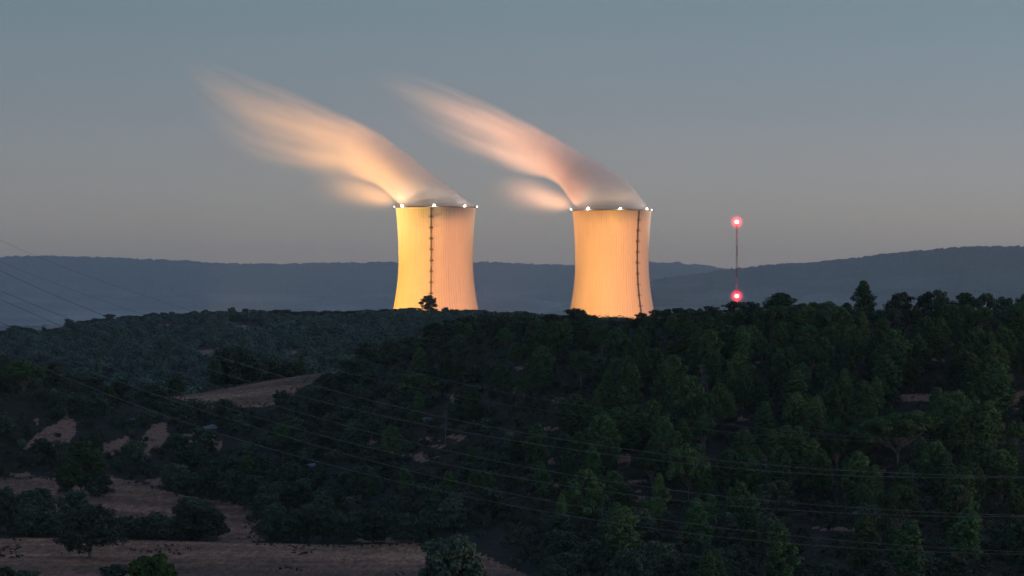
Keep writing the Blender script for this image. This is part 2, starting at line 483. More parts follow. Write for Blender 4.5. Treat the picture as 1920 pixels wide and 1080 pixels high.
# ------------------------------------------------------------------ cooling towers
def concrete_material():
    m, t, b = new_mat("tower_concrete")
    tc = t.nodes.new("ShaderNodeTexCoord")
    sx = t.nodes.new("ShaderNodeSeparateXYZ"); t.links.new(tc.outputs["Object"], sx.inputs[0])
    ang = mth(t, 'ARCTAN2', sx.outputs["Y"], sx.outputs["X"])
    sec = mth(t, 'MULTIPLY', ang, 96 / (2 * math.pi))
    fr = mth(t, 'FRACT', sec)
    seam = mth(t, 'LESS_THAN', mth(t, 'ABSOLUTE', mth(t, 'SUBTRACT', fr, 0.5)), 0.09)
    idx = mth(t, 'FLOOR', sec)
    lift = mth(t, 'DIVIDE', sx.outputs["Z"], 1.9)
    lf = mth(t, 'FRACT', lift)
    joint = mth(t, 'LESS_THAN', lf, 0.16)
    wn = N(t, "ShaderNodeTexWhiteNoise", noise_dimensions='2D')
    cx = t.nodes.new("ShaderNodeCombineXYZ")
    t.links.new(idx, cx.inputs[0]); t.links.new(mth(t, 'FLOOR', mth(t, 'DIVIDE', lift, 4.0)), cx.inputs[1]); t.links.new(cx.outputs[0], wn.inputs["Vector"])
    # stains that run down the shell
    cx2 = t.nodes.new("ShaderNodeCombineXYZ")
    t.links.new(mth(t, 'MULTIPLY', ang, 26.0), cx2.inputs[0]); t.links.new(mth(t, 'MULTIPLY', sx.outputs["Z"], 0.02), cx2.inputs[1])
    st = N(t, "ShaderNodeTexNoise", Scale=1.0, Detail=6.0, Roughness=0.7)
    t.links.new(cx2.outputs[0], st.inputs["Vector"])
    stain = ramp(t, st.outputs["Fac"], [(0.3, (0.335, 0.315, 0.285)), (0.5, (0.37, 0.35, 0.32)), (0.75, (0.395, 0.375, 0.345))])
    dk = mth(t, 'MULTIPLY', seam, mth(t, 'ADD', 0.08, mth(t, 'MULTIPLY', wn.outputs["Value"], 0.30)))
    dj = mth(t, 'MULTIPLY', joint, 0.10)
    f = mth(t, 'ADD', dk, dj, clamp=True)
    t.links.new(mixc(t, f, stain.outputs[0], (0.10, 0.08, 0.065)), b.inputs["Base Color"])
    return m
M_conc = concrete_material()
M_rust = flat_mat("rusty_steel", (0.10, 0.045, 0.03), 0.7)
M_steel = flat_mat("dark_steel", (0.035, 0.032, 0.030), 0.7)
M_white_lamp = emit_mat("white_lamp_glass", (1.0, 0.93, 0.82), 30.0)
R_TOP, Z_TOP = 36.6, 155.0     # shell top above the tower's foot
Z_THR, R_THR = 108.0, 34.0

def shell_r(z):
    c = 118.0 if z > Z_THR else 82.7
    return R_THR * math.sqrt(1 + ((z - Z_THR) / c) ** 2)

def cooling_tower(u, v_rim, D, stair_ang, lamp_angs, lamp_sizes, label):
    top = pt(u, v_rim, D)
    base = Vector((top.x, top.y, top.z - Z_TOP))
    root = empty("cooling_tower", base)
    tag(root, label, "cooling tower", "pair of cooling towers behind the wooded hills")
    # shell: hyperbolic, hollow, open at the foot
    g = Geo()
    zs = np.concatenate([np.linspace(8, 150, 60), np.linspace(151, Z_TOP - 1.2, 5)])
    outer = [(shell_r(z), z) for z in zs]
    outer += [(R_TOP + 0.9, Z_TOP - 1.0), (R_TOP + 0.9, Z_TOP)]
    inner = [(R_TOP - 0.6, Z_TOP)] + [(shell_r(z) - 0.5, z) for z in zs[::-1]] + [(shell_r(8), 8)]
    g.lathe(outer + inner, 192)
    g.build("shell", M_conc, root, smooth=False)
    g = Geo()
    for k in range(44):          # slanting legs under the shell, one part: they read as one lattice ring
        a = 2 * math.pi * k / 44
        for da in (-0.5, 0.5):
            a2 = a + da * 2 * math.pi / 44
            g.tube([(shell_r(8) * math.cos(a), shell_r(8) * math.sin(a), 8.3), ((shell_r(0) + 0.4) * math.cos(a2), (shell_r(0) + 0.4) * math.sin(a2), -3)], 0.45, 6)
    g.build("leg_ring", M_conc, root)
    # walkway and railing round the rim
    g = Geo()
    g.lathe([(R_TOP + 0.92, Z_TOP - 0.9), (R_TOP + 2.0, Z_TOP - 0.9), (R_TOP + 2.0, Z_TOP - 0.6), (R_TOP + 0.92, Z_TOP - 0.6)], 96)
    g.lathe([(R_TOP + 1.96, Z_TOP + 0.42), (R_TOP + 2.06, Z_TOP + 0.42), (R_TOP + 2.06, Z_TOP + 0.52), (R_TOP + 1.96, Z_TOP + 0.52), (R_TOP + 1.96, Z_TOP + 0.42)], 96)
    g.lathe([(R_TOP + 1.97, Z_TOP - 0.1), (R_TOP + 2.05, Z_TOP - 0.1), (R_TOP + 2.05, Z_TOP - 0.02), (R_TOP + 1.97, Z_TOP - 0.02), (R_TOP + 1.97, Z_TOP - 0.1)], 96)
    for k in range(96):
        a = 2 * math.pi * k / 96
        g.tube([((R_TOP + 2.0) * math.cos(a), (R_TOP + 2.0) * math.sin(a), Z_TOP - 0.6), ((R_TOP + 2.0) * math.cos(a), (R_TOP + 2.0) * math.sin(a), Z_TOP + 0.5)], 0.06, 4)
    g.build("rim_walkway", M_rust, root)
    # ladder with its landings, following the meridian
    g = Geo()
    a = stair_ang
    for side in (-1, 1):
        for off in (0.3, 0.9):
            pts = []
            for z in np.linspace(3, Z_TOP - 0.9, 40):
                r = shell_r(max(z, 8)) + off
                pts.append((r * math.cos(a) - side * 0.55 * math.sin(a), r * math.sin(a) + side * 0.55 * math.cos(a), z))
            g.tube(pts, 0.15, 4)
    for z in np.arange(4, Z_TOP - 1.5, 1.2):
        r = shell_r(max(z, 8)) + 0.6
        g.box((r * math.cos(a), r * math.sin(a), z), (0.10, 1.1, 0.10), a)
    g.build("ladder", M_steel, root)
    for z in np.arange(16.4, Z_TOP - 4, 9.9):
        r = shell_r(z)
        p = Geo()
        p.box(((r + 1.15) * math.cos(a), (r + 1.15) * math.sin(a), z), (2.6, 3.4, 0.35), a)
        for s1, s2 in ((2.2, -1.3), (2.2, 1.3), (0.2, -1.3), (0.2, 1.3)):
            q = ((r + s1) * math.cos(a) - s2 * math.sin(a), (r + s1) * math.sin(a) + s2 * math.cos(a))
            p.tube([(q[0], q[1], z), (q[0], q[1], z + 1.2)], 0.07, 4)
        for h in (0.6, 1.2):
            q = [((r + s1) * math.cos(a) - s2 * math.sin(a), (r + s1) * math.sin(a) + s2 * math.cos(a), z + h) for s1, s2 in ((0.2, -1.3), (2.2, -1.3), (2.2, 1.3), (0.2, 1.3))]
            for e in range(3): p.tube([q[e], q[e + 1]], 0.06, 4)
        p.build("landing", M_steel, root)
    # lamps on the rim
    for la, sz in zip(lamp_angs, lamp_sizes):
        rr_ = R_TOP + 1.3
        x, y = rr_ * math.cos(la), rr_ * math.sin(la)
        h = Geo()
        h.box((x, y, Z_TOP - 1.0), (0.9, 0.9, 0.35), la)
        h.tube([(x, y, Z_TOP - 0.8), (x, y, Z_TOP - 0.1)], 0.18, 6)
        lamp = h.build("rim_lamp", M_steel, root)
        gl = Geo()
        gl.lathe([(0.02, -0.75 * sz), (0.5 * sz, -0.55 * sz), (0.66 * sz, -0.1 * sz), (0.66 * sz, 0.15 * sz), (0.5 * sz, 0.6 * sz), (0.02, 0.75 * sz)], 12)
        b = gl.build("lamp_glass", M_white_lamp, lamp, (x, y, Z_TOP + 0.55 * max(sz, 1)))
        ld = bpy.data.lights.new("rim_lamp_light", 'POINT')
        ld.energy = RIM_W * sz; ld.color = (1.0, 0.86, 0.70); ld.shadow_soft_size = 1.0
        lo = bpy.data.objects.new("rim_lamp_light", ld)
        lo.location = (x * 1.03, y * 1.03, Z_TOP + 2.6)
        lo.parent = root; COL.objects.link(lo)
    return root, top

RIM_W = 900.0
D2R = math.radians
fa_ = lambda deg: D2R(-90 + deg)       # angle on the plan; 0 = facing the camera, + to the right
TL = (817.0, 388.5, 3900.0)
TR = (1147.5, 394.0, 3950.0)
cooling_tower(*TL, fa_(-5.5), [fa_(a) for a in (-53, -1, 45, 92, 137, 182, 227, 270)], (1.25, 1.2, 0.75, 0.45, .3, .3, .3, .35),
              "nearer concrete cooling tower, brighter yellow, with a ladder down its middle")
cooling_tower(*TR, fa_(41), [fa_(a) for a in (-88, -37, 10, 57, 102, 147, 192, 237)], (0.5, 1.25, 1.05, 0.7, .3, .3, .3, .3),
              "orange lit cooling tower whose dark ladder runs down its right side")

# ------------------------------------------------------------------ floodlights of the plant (they light the shells and the steam)
M_pole = flat_mat("galvanised_steel", (0.25, 0.25, 0.26), 0.5, 0.4)
M_amber = emit_mat("amber_lamp_glass", (1.0, 0.55, 0.12), 12.0)
M_salmon = emit_mat("salmon_lamp_glass", (1.0, 0.6, 0.4), 12.0)
def floodlight(loc, target, colr, watts, size_deg, blend, label, glass):
    loc, target = Vector(loc), Vector(target)
    z0 = float(ground_z(loc.x, loc.y)) if loc.y < 3700 else -57.5
    root = empty("floodlight_mast", (loc.x, loc.y, z0))
    tag(root, label, "floodlight", "floodlights round the cooling towers")
    h = 14.0
    g = Geo(); g.tube([(0, 0, -0.5), (0, 0, h)], [0.3, 0.18], 8); g.build("mast", M_pole, root)
    d = target - Vector((loc.x, loc.y, z0 + h))
    az = math.atan2(d.y, d.x)
    g = Geo(); g.box((0, 0, h + 0.6), (0.5, 2.2, 1.2), az); hd = g.build("lamp_head", M_steel, root)
    g = Geo(); g.box((0.27 * math.cos(az), 0.27 * math.sin(az), h + 0.6), (0.04, 2.0, 1.0), az); g.build("lamp_glass", glass, hd)
    ld = bpy.data.lights.new("floodlight", 'SPOT')
    ld.energy = watts; ld.color = colr; ld.spot_size = math.radians(size_deg); ld.spot_blend = blend; ld.shadow_soft_size = 2.0
    lo = bpy.data.objects.new("floodlight_beam", ld)
    lo.location = Vector((math.cos(az), math.sin(az), 0)) * 1.2 + Vector((0, 0, h + 0.6))
    lo.rotation_euler = d.to_track_quat('-Z', 'Y').to_euler()
    lo.parent = root; COL.objects.link(lo)
tl = pt(TL[0], TL[1], TL[2]); tr = pt(TR[0], TR[1], TR[2])
AMB, AMB2, SAL = (1.0, 0.53, 0.06), (1.0, 0.42, 0.07), (1.0, 0.37, 0.13)
floodlight((tl.x - 295, tl.y - 130, 0), (tl.x - 4, tl.y, 18), AMB, 4.3e6, 31, 0.15, "amber floodlight mast hidden behind the ridge, left of the nearer cooling tower", M_amber)
floodlight((tl.x + 70, tl.y - 280, 0), (tl.x + 8, tl.y, 10), SAL, 2.5e6, 36, 0.4, "salmon floodlight mast in front of the nearer cooling tower", M_salmon)
floodlight((tr.x - 180, tr.y - 250, 0), (tr.x, tr.y, 14), AMB2, 2.7e6, 36, 0.4, "amber floodlight mast between the two cooling towers", M_amber)
floodlight((tr.x + 90, tr.y - 280, 0), (tr.x + 6, tr.y, 10), SAL, 2.0e6, 36, 0.4, "salmon floodlight mast in front of the farther cooling tower", M_salmon)

floodlight((tl.x - 210, tl.y + 40, 0), (tl.x - 100, tl.y, 175), (1.0, 0.51, 0.20), 2.3e6, 78, 0.6, "upturned floodlight mast left of the nearer cooling tower", M_amber)
floodlight((tl.x - 10, tl.y - 190, 0), (tl.x - 30, tl.y, 200), (1.0, 0.70, 0.50), 1.2e5, 46, 0.8, "upturned floodlight mast in front of the nearer cooling tower", M_amber)
floodlight((tl.x + 150, tl.y + 130, 0), (tl.x + 10, tl.y, 170), (1.0, 0.74, 0.50), 0.9e6, 46, 0.8, "upturned floodlight mast behind the nearer cooling tower's right side", M_salmon)
floodlight((tr.x - 170, tr.y + 130, 0), (tr.x - 95, tr.y, 180), (1.0, 0.36, 0.16), 1.6e6, 78, 0.6, "upturned floodlight mast behind the gap between the towers", M_salmon)
floodlight((tr.x + 150, tr.y + 130, 0), (tr.x - 10, tr.y, 190), (1.0, 0.78, 0.60), 2.0e6, 46, 0.8, "upturned floodlight mast behind the farther cooling tower's right side", M_salmon)

# ------------------------------------------------------------------ steam plumes
S_ = TL[2] / F       # metres per photo pixel at the towers
def plume(tower, top_edge, low_edge, amp, label, reach, dens):
    u0, v0, D = tower
    s = D / F
    rim = pt(u0, v0, D)
    xs = sorted(top_edge)
    x0, x1 = xs[0], xs[-1]                     # pixel offsets from the tower's axis, negative = downwind
    grid = np.linspace(x0, x1, 56)
    T = np.interp(grid, xs, [top_edge[k] for k in xs])
    B = np.interp(grid, sorted(low_edge), [low_edge[k] for k in sorted(low_edge)])
    kk = np.array([1, 2, 3, 2, 1.0]) / 9
    T2, B2 = sm(T, kk), sm(B, kk)
    T2[-3:] = T[-3:]; B2[-3:] = B[-3:]
    T, B = T2, B2
    Xm, Zt, Zb = grid * s, T * s, B * s        # metres; up positive
    Rr = R_TOP - 0.9
    half = np.where(Xm > 0, np.sqrt(np.maximum(Rr ** 2 - np.minimum(Xm, Rr - 0.02) ** 2, 1.0)), np.interp(Xm, [x0 * s, -150, -60, 0], [46, 42, 38, Rr]))
    zc, hz = (Zt + Zb) / 2, np.maximum((Zt - Zb) / 2, 0.4)
    # closed hull of elliptic sections
    ns = 40
    ang = np.arange(ns) * 2 * math.pi / ns
    v = []
    for i in range(len(grid)):
        for a in ang:
            z = zc[i] + hz[i] * math.sin(a)
            v.append((Xm[i], half[i] * math.cos(a), z))
    v = np.array(v)
    n = len(grid)
    f = [(i * ns + j, i * ns + (j + 1) % ns, (i + 1) * ns + (j + 1) % ns, (i + 1) * ns + j) for i in range(n - 1) for j in range(ns)]
    v = np.concatenate([v, [[Xm[0], 0, zc[0]], [Xm[-1], 0, zc[-1]]]])
    f += [(j, len(v) - 2, len(v) - 2, (j + 1) % ns) for j in range(0)]
    me = bpy.data.meshes.new("steam_plume")
    caps = [((j + 1) % ns, j, len(v) - 2) for j in range(ns)] + [((n - 1) * ns + j, (n - 1) * ns + (j + 1) % ns, len(v) - 1) for j in range(ns)]
    me.from_pydata([tuple(map(float, p)) for p in v], [], [tuple(q) for q in f] + caps)
    m = bpy.data.materials.new("steam"); m.use_nodes = True
    t = m.node_tree; t.nodes.clear()
    out = t.nodes.new("ShaderNodeOutputMaterial")
    pv = t.nodes.new("ShaderNodeVolumePrincipled")
    tc = t.nodes.new("ShaderNodeTexCoord")
    sx = t.nodes.new("ShaderNodeSeparateXYZ"); t.links.new(tc.outputs["Object"], sx.inputs[0])
    L0, L1 = Xm[0], Xm[-1]
    tt = mth(t, 'DIVIDE', mth(t, 'SUBTRACT', sx.outputs["X"], float(L0)), float(L1 - L0), clamp=True)
    def curve(vals, lo, hi):
        c = t.nodes.new("ShaderNodeFloatCurve")
        pts = c.mapping.curves[0].points
        idx = np.unique(np.linspace(0, n - 1, 26).astype(int))
        xsn = (Xm[idx] - L0) / (L1 - L0); ysn = (vals[idx] - lo) / (hi - lo)
        pts[0].location = (float(xsn[0]), float(ysn[0])); pts[1].location = (float(xsn[-1]), float(ysn[-1]))
        for x, y in zip(xsn[1:-1], ysn[1:-1]): pts.new(float(x), float(y))
        for p in pts: p.handle_type = 'AUTO_CLAMPED'
        c.mapping.update()
        t.links.new(tt, c.inputs["Value"])
        return mth(t, 'MULTIPLY_ADD', c.outputs[0], float(hi - lo), float(lo))
    lo_, hi_ = float(min(Zb.min(), 0)), float(Zt.max())
    czc, chz, chy = curve(zc, lo_, hi_), curve(hz, 0.0, float(hz.max())), curve(half, 0.0, float(half.max()))
    av = np.interp(grid, sorted(amp), [amp[k] for k in sorted(amp)])
    ca = curve(av, 0.0, 1.0)
    q = mth(t, 'DIVIDE', mth(t, 'SUBTRACT', sx.outputs["Z"], czc), mth(t, 'MAXIMUM', chz, 0.3))      # -1 .. 1 across the plume
    y = mth(t, 'DIVIDE', sx.outputs["Y"], mth(t, 'MAXIMUM', chy, 1.0))
    r2 = mth(t, 'ADD', mth(t, 'MULTIPLY', q, q), mth(t, 'MULTIPLY', y, y))
    # streaks along the wind
    cv = t.nodes.new("ShaderNodeCombineXYZ")
    t.links.new(mth(t, 'MULTIPLY', sx.outputs["X"], 0.007), cv.inputs[0])
    t.links.new(mth(t, 'MULTIPLY', q, 2.3), cv.inputs[1]); t.links.new(mth(t, 'MULTIPLY', y, 1.1), cv.inputs[2])
    nz = N(t, "ShaderNodeTexNoise", Scale=1.0, Detail=3.0, Roughness=0.5)
    t.links.new(cv.outputs[0], nz.inputs["Vector"])
    wob = mth(t, 'MULTIPLY', mth(t, 'SUBTRACT', nz.outputs["Fac"], 0.5), mth(t, 'SUBTRACT', 1.3, ca))
    body = mth(t, 'SUBTRACT', 1.0, mth(t, 'ADD', r2, mth(t, 'MULTIPLY', wob, 0.9)))
    body = mth(t, 'MULTIPLY', body, mth(t, 'MULTIPLY_ADD', ca, 2.2, 1.0), clamp=True)
    edge = mth(t, 'MULTIPLY', mth(t, 'SUBTRACT', 1.0, r2), 6.0, clamp=True)
    # the lower side thins out downwind, the upper edge stays crisp
    low = mth(t, 'MULTIPLY', mth(t, 'ADD', q, 1.0), 0.62, clamp=True)
    far = mth(t, 'MULTIPLY', mth(t, 'SUBTRACT', 1.0, ca), 1.6, clamp=True)
    side = mth(t, 'MULTIPLY_ADD', far, mth(t, 'SUBTRACT', mth(t, 'POWER', low, 0.8), 1.0), 1.0)
    edge = mth(t, 'MULTIPLY', edge, side)
    streak = ramp(t, nz.outputs["Fac"], [(0.38, (0.08,) * 3), (0.60, (1.0,) * 3)])
    stk = mth(t, 'MULTIPLY_ADD', far, mth(t, 'SUBTRACT', streak.outputs[0], 1.0), 1.0)
    dd = mth(t, 'MULTIPLY', mth(t, 'MULTIPLY', mth(t, 'MULTIPLY', body, edge), mth(t, 'POWER', ca, 1.4)), stk)
    t.links.new(mth(t, 'MULTIPLY', dd, dens), pv.inputs["Density"])
    pv.inputs["Color"].default_value = (0.97, 0.95, 0.93, 1)
    pv.inputs["Anisotropy"].default_value = 0.1
    t.links.new(pv.outputs[0], out.inputs["Volume"])
    me.materials.append(m)
    o = bpy.data.objects.new("steam_plume", me)
    o.location = (rim.x, rim.y, rim.z)
    COL.objects.link(o)
    tag(o, label, "steam plume", "steam drifting off the towers")
    return o

u0 = TL[0]; v0 = TL[1]
top1 = {892: 389, 887: 386, 870: 371, 853: 356, 830: 339, 803: 318, 780: 299, 753: 277, 720: 252, 687: 232, 637: 208, 587: 185, 537: 161, 487: 143, 420: 116, 370: 98, 330: 84}
low1 = {892: 391, 745: 391, 740: 380, 730: 366, 715: 353, 700: 347, 680: 342, 650: 334, 600: 340, 560: 334, 520: 328, 480: 318, 420: 285, 370: 235, 330: 180}
amp1 = {892: 1, 740: 1, 690: .8, 640: .54, 590: .44, 540: .35, 480: .23, 420: .13, 370: .06, 330: 0.0}
f1 = lambda d: {k - u0: v0 - v for k, v in d.items()}
plume(TL, f1(top1), f1(low1), {k - u0: v for k, v in amp1.items()}, "amber steam plume streaming left from the nearer cooling tower", 0, 0.11)
u0 = TR[0]; v0 = TR[1]
top2 = {1219: 394, 1214: 388, 1207: 373, 1177: 341, 1148: 317, 1119: 298, 1090: 283, 1061: 266, 1032: 250, 1002: 233, 973: 218, 944: 202, 915: 188, 871: 168, 828: 150, 780: 136, 730: 126, 690: 120}
low2 = {1219: 396, 1076: 396, 1070: 384, 1064: 368, 1049: 347, 1032: 337, 1002: 334, 959: 328, 915: 314, 871: 298, 828: 280, 780: 250, 730: 220, 690: 200}
amp2 = {1219: 1, 1070: 1, 1020: .74, 970: .54, 930: .42, 880: .29, 830: .18, 780: .10, 730: .04, 690: 0}
plume(TR, f1(top2), f1(low2), {k - u0: v for k, v in amp2.items()}, "reddish steam plume streaming left from the farther cooling tower", 0, 0.11)

# the low wisps that curl down behind the left lip of each mouth
def wisp(tower, du, dv, length, height, dens, label):
    s = tower[2] / F
    c = pt(tower[0] + du - length * 0.5, tower[1] + dv, tower[2])
    g = Geo(); prof = [(math.sin(a) * 1.0, -math.cos(a)) for a in np.linspace(0.02, math.pi - 0.02, 14)]
    g.lathe(prof, 24)
    m = bpy.data.materials.new("steam_wisp"); m.use_nodes = True
    t = m.node_tree; t.nodes.clear()
    out = t.nodes.new("ShaderNodeOutputMaterial"); pv = t.nodes.new("ShaderNodeVolumePrincipled"); tc = t.nodes.new("ShaderNodeTexCoord")
    sx = t.nodes.new("ShaderNodeSeparateXYZ"); t.links.new(tc.outputs["Object"], sx.inputs[0])
    fx = mth(t, 'MULTIPLY_ADD', sx.outputs["X"], 0.5, 0.5, clamp=True)           # 0 far left .. 1 at the lip
    # the wisp's middle line rises as it drifts away
    zz = mth(t, 'SUBTRACT', sx.outputs["Z"], mth(t, 'MULTIPLY', mth(t, 'SUBTRACT', 0.85, fx), 1.0))
    wd = mth(t, 'MULTIPLY_ADD', mth(t, 'SUBTRACT', 1.0, fx), 0.65, 0.20)
    q = mth(t, 'DIVIDE', zz, wd)
    g2 = mth(t, 'EXPONENT', mth(t, 'MULTIPLY', mth(t, 'MULTIPLY', q, q), -1.6))
    rad = mth(t, 'SUBTRACT', 1.0, mth(t, 'ADD', mth(t, 'ADD', mth(t, 'MULTIPLY', sx.outputs["X"], sx.outputs["X"]), mth(t, 'MULTIPLY', sx.outputs["Y"], sx.outputs["Y"])), mth(t, 'MULTIPLY', sx.outputs["Z"], sx.outputs["Z"])))
    rad = mth(t, 'MULTIPLY', rad, 2.5, clamp=True)
    dd = mth(t, 'MULTIPLY', mth(t, 'MULTIPLY', g2, rad), mth(t, 'MULTIPLY', mth(t, 'POWER', fx, 3.2), dens))
    t.links.new(dd, pv.inputs["Density"]); t.links.new(pv.outputs[0], out.inputs["Volume"])
    pv.inputs["Color"].default_value = (0.97, 0.95, 0.93, 1)
    o = g.build("steam_wisp", m)
    o.location = c
    o.scale = (length * s * 0.5, 24.0, height * s * 0.5)
    tag(o, label, "steam wisp", "steam drifting off the towers")
wisp(TL, -71, -20, 210, 120, 0.07, "faint low wisp of steam at the nearer tower's left lip")
wisp(TR, -72, -17, 195, 110, 0.10, "bright low wisp of steam at the farther tower's left lip")

# ------------------------------------------------------------------ obstacle mast with red lights
M_mastred = flat_mat("red_mast_paint", (0.22, 0.05, 0.04), 0.6)
M_mastwhite = flat_mat("white_mast_paint", (0.35, 0.34, 0.33), 0.6)
M_redlamp = emit_mat("red_lamp_glass", (1.0, 0.02, 0.035), 0.9)
M_bloom = bpy.data.materials.new("red_lamp_bloom"); M_bloom.use_nodes = True      # lens glow round the hot lamp, added as an emissive volume thinning outwards
t = M_bloom.node_tree; t.nodes.clear()
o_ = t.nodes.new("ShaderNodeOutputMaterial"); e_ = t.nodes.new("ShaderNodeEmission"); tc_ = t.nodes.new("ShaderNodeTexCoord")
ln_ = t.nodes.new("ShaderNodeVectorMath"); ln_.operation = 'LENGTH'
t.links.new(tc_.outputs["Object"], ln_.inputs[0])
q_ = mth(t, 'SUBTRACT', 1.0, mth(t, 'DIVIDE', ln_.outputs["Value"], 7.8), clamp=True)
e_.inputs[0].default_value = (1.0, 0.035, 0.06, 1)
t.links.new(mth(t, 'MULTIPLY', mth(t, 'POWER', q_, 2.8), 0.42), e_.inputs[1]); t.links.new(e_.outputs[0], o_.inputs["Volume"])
M_redcore = emit_mat("white_hot_lens", (1.0, 0.30, 0.28), 3.0)
def beacon_mast():
    D = 3800.0
    topz = pt(1381.5, 421, D).z
    x = pt(1381.5, 419, D).x
    z0 = -57.5
    root = empty("beacon_mast", (x, D, z0))
    tag(root, "slim red and white lattice mast with two red obstacle lamps", "mast")
    h = topz - z0
    nseg = 14
    seg = h / nseg
    w = 0.85
    for k in range(nseg):
        g = Geo()
        zb, zt = k * seg, (k + 1) * seg
        cs = [(w * math.cos(a), w * math.sin(a)) for a in (math.radians(90), math.radians(210), math.radians(330))]
        for cx, cy in cs: g.tube([(cx, cy, zb), (cx, cy, zt)], 0.13, 6)
        m_ = 5
        for i in range(m_):
            za, zc_ = zb + seg * i / m_, zb + seg * (i + 1) / m_
            for e in range(3):
                a, b = cs[e], cs[(e + 1) % 3]
                if i % 2: a, b = b, a
                g.tube([(*a, za), (*b, zc_)], 0.07, 4)
                g.tube([(*a, za), (*b, za)], 0.06, 4)
        g.build("mast_section", M_mastred if (nseg - k) % 2 else M_mastwhite, root)
    for zz in (h, h - (555 - 416) / F * D):
        p = Geo()
        p.lathe([(0.9, -0.15), (2.3, -0.15), (2.3, 0.05), (0.9, 0.05), (0.9, -0.15)], 16)
        for k in range(8):
            a = k * math.pi / 4
            p.tube([(2.25 * math.cos(a), 2.25 * math.sin(a), 0), (2.25 * math.cos(a), 2.25 * math.sin(a), 0.9)], 0.05, 4)
        pf = p.build("lamp_platform", M_steel, root, (0, 0, zz))
        l = Geo()
        l.lathe([(1.95 * math.sin(q), 2.3 - 1.75 * math.cos(q)) for q in np.linspace(0.03, math.pi - 0.03, 12)], 18)
        bl = l.build("obstacle_lamp", M_redcore, pf)
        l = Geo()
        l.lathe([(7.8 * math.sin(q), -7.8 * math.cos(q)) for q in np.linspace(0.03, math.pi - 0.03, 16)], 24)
        l.build("lamp_bloom", M_bloom, bl, (0, 0, 2.3))  # added ball of red glow, not a part of the lamp
        ld = bpy.data.lights.new("beacon_light", 'POINT')
        ld.energy = 2500; ld.color = (1.0, 0.04, 0.05); ld.shadow_soft_size = 2.2
        lo = bpy.data.objects.new("beacon_light", ld); lo.location = (0, -5.0, zz + 1.3); lo.parent = root; COL.objects.link(lo)
    for a in (30, 150, 270):
        c_, s_ = math.cos(math.radians(a)), math.sin(math.radians(a))
        for zz in (h * 0.45, h * 0.9):
            g = Geo(); g.tube([(0.8 * c_, 0.8 * s_, zz), (45 * c_, 45 * s_, -0.5)], 0.025, 4); g.build("guy_wire", M_steel, root)
beacon_mast()

# ------------------------------------------------------------------ foliage
def leaf_mat(name, dark, lite, sat_jit=0.25):
    m, t, b = new_mat(name)
    oi = t.nodes.new("ShaderNodeObjectInfo")
    geo = t.nodes.new("ShaderNodeNewGeometry")
    r = ramp(t, geo.outputs["Random Per Island"], [(0.0, dark), (1.0, lite)])
    hs = t.nodes.new("ShaderNodeHueSaturation")
    t.links.new(mth(t, 'MULTIPLY_ADD', oi.outputs["Random"], 0.05, 0.475), hs.inputs["Hue"])
    rnd2 = mth(t, 'FRACT', mth(t, 'MULTIPLY', oi.outputs["Random"], 17.3))
    ti = t.nodes.new("ShaderNodeAttribute"); ti.attribute_name = "tint"
    val = mth(t, 'MULTIPLY_ADD', rnd2, 2 * sat_jit + 0.35, 1 - sat_jit)
    t.links.new(mth(t, 'MULTIPLY', val, mth(t, 'ADD', 1.0, ti.outputs["Fac"])), hs.inputs["Value"])
    t.links.new(r.outputs[0], hs.inputs["Color"])
    t.links.new(hs.outputs[0], b.inputs["Base Color"])
    b.inputs["Roughness"].default_value = 0.75
    b.inputs["Specular IOR Level"].default_value = 0.2
    return m
M_pine = leaf_mat("pine_needles", (0.018, 0.042, 0.015), (0.068, 0.118, 0.036), 0.4)
M_oak = leaf_mat("holm_oak_leaves", (0.022, 0.038, 0.022), (0.076, 0.102, 0.060), 0.35)
M_ridge = leaf_mat("ridge_oak_leaves", (0.018, 0.034, 0.027), (0.062, 0.092, 0.070), 0.2)
M_ridgepine = leaf_mat("ridge_pine_needles", (0.020, 0.046, 0.028), (0.060, 0.105, 0.056), 0.2)
M_bright = leaf_mat("bright_green_leaves", (0.028, 0.060, 0.010), (0.060, 0.110, 0.020), 0.1)
M_scrub = leaf_mat("scrub_leaves", (0.016, 0.024, 0.012), (0.052, 0.058, 0.032))
M_scrubdry = leaf_mat("dry_twigs", (0.05, 0.045, 0.035), (0.10, 0.085, 0.065))
M_bark = flat_mat("pale_bark", (0.17, 0.145, 0.125), 0.95, noise=0.4)
M_barkd = flat_mat("dark_bark", (0.07, 0.06, 0.05), 0.95, noise=0.4)

def leaves(rs, centres, radii, per, size, flat=0.75, up=0.4, elong=1.7, org=None):
    """leaf-sized triangles scattered through clumps"""
    c = np.repeat(np.asarray(centres, float), per, 0)
    r = np.repeat(np.asarray(radii, float), per)
    n = len(c)
    d = rs.normal(size=(n, 3)); d /= np.linalg.norm(d, axis=1)[:, None]
    rad = r * rs.uniform(0.35, 1.0, n) ** 0.6
    off = d * rad[:, None]; off[:, 2] *= flat
    p = c + off
    if org is not None:
        dd = p - np.repeat(org, per, 0); dd /= np.linalg.norm(dd, axis=1)[:, None] + 1e-9
        d = 0.45 * d + dd
    nrm = d * 1.5 + rs.normal(size=(n, 3)) * 0.5 + np.array([0, 0, up])
    nrm /= np.linalg.norm(nrm, axis=1)[:, None]
    a = np.cross(nrm, rs.normal(size=(n, 3))); a /= np.linalg.norm(a, axis=1)[:, None] + 1e-9
    b = np.cross(nrm, a)
    sz = size * rs.uniform(0.6, 1.3, n)
    v = np.stack([p + a * (sz * elong * 0.5)[:, None], p - a * (sz * elong * 0.5)[:, None] + b * (sz * 0.45)[:, None], p - a * (sz * elong * 0.35)[:, None] - b * (sz * 0.5)[:, None]], 1)
    return v.reshape(-1, 3), np.arange(n * 3).reshape(-1, 3)

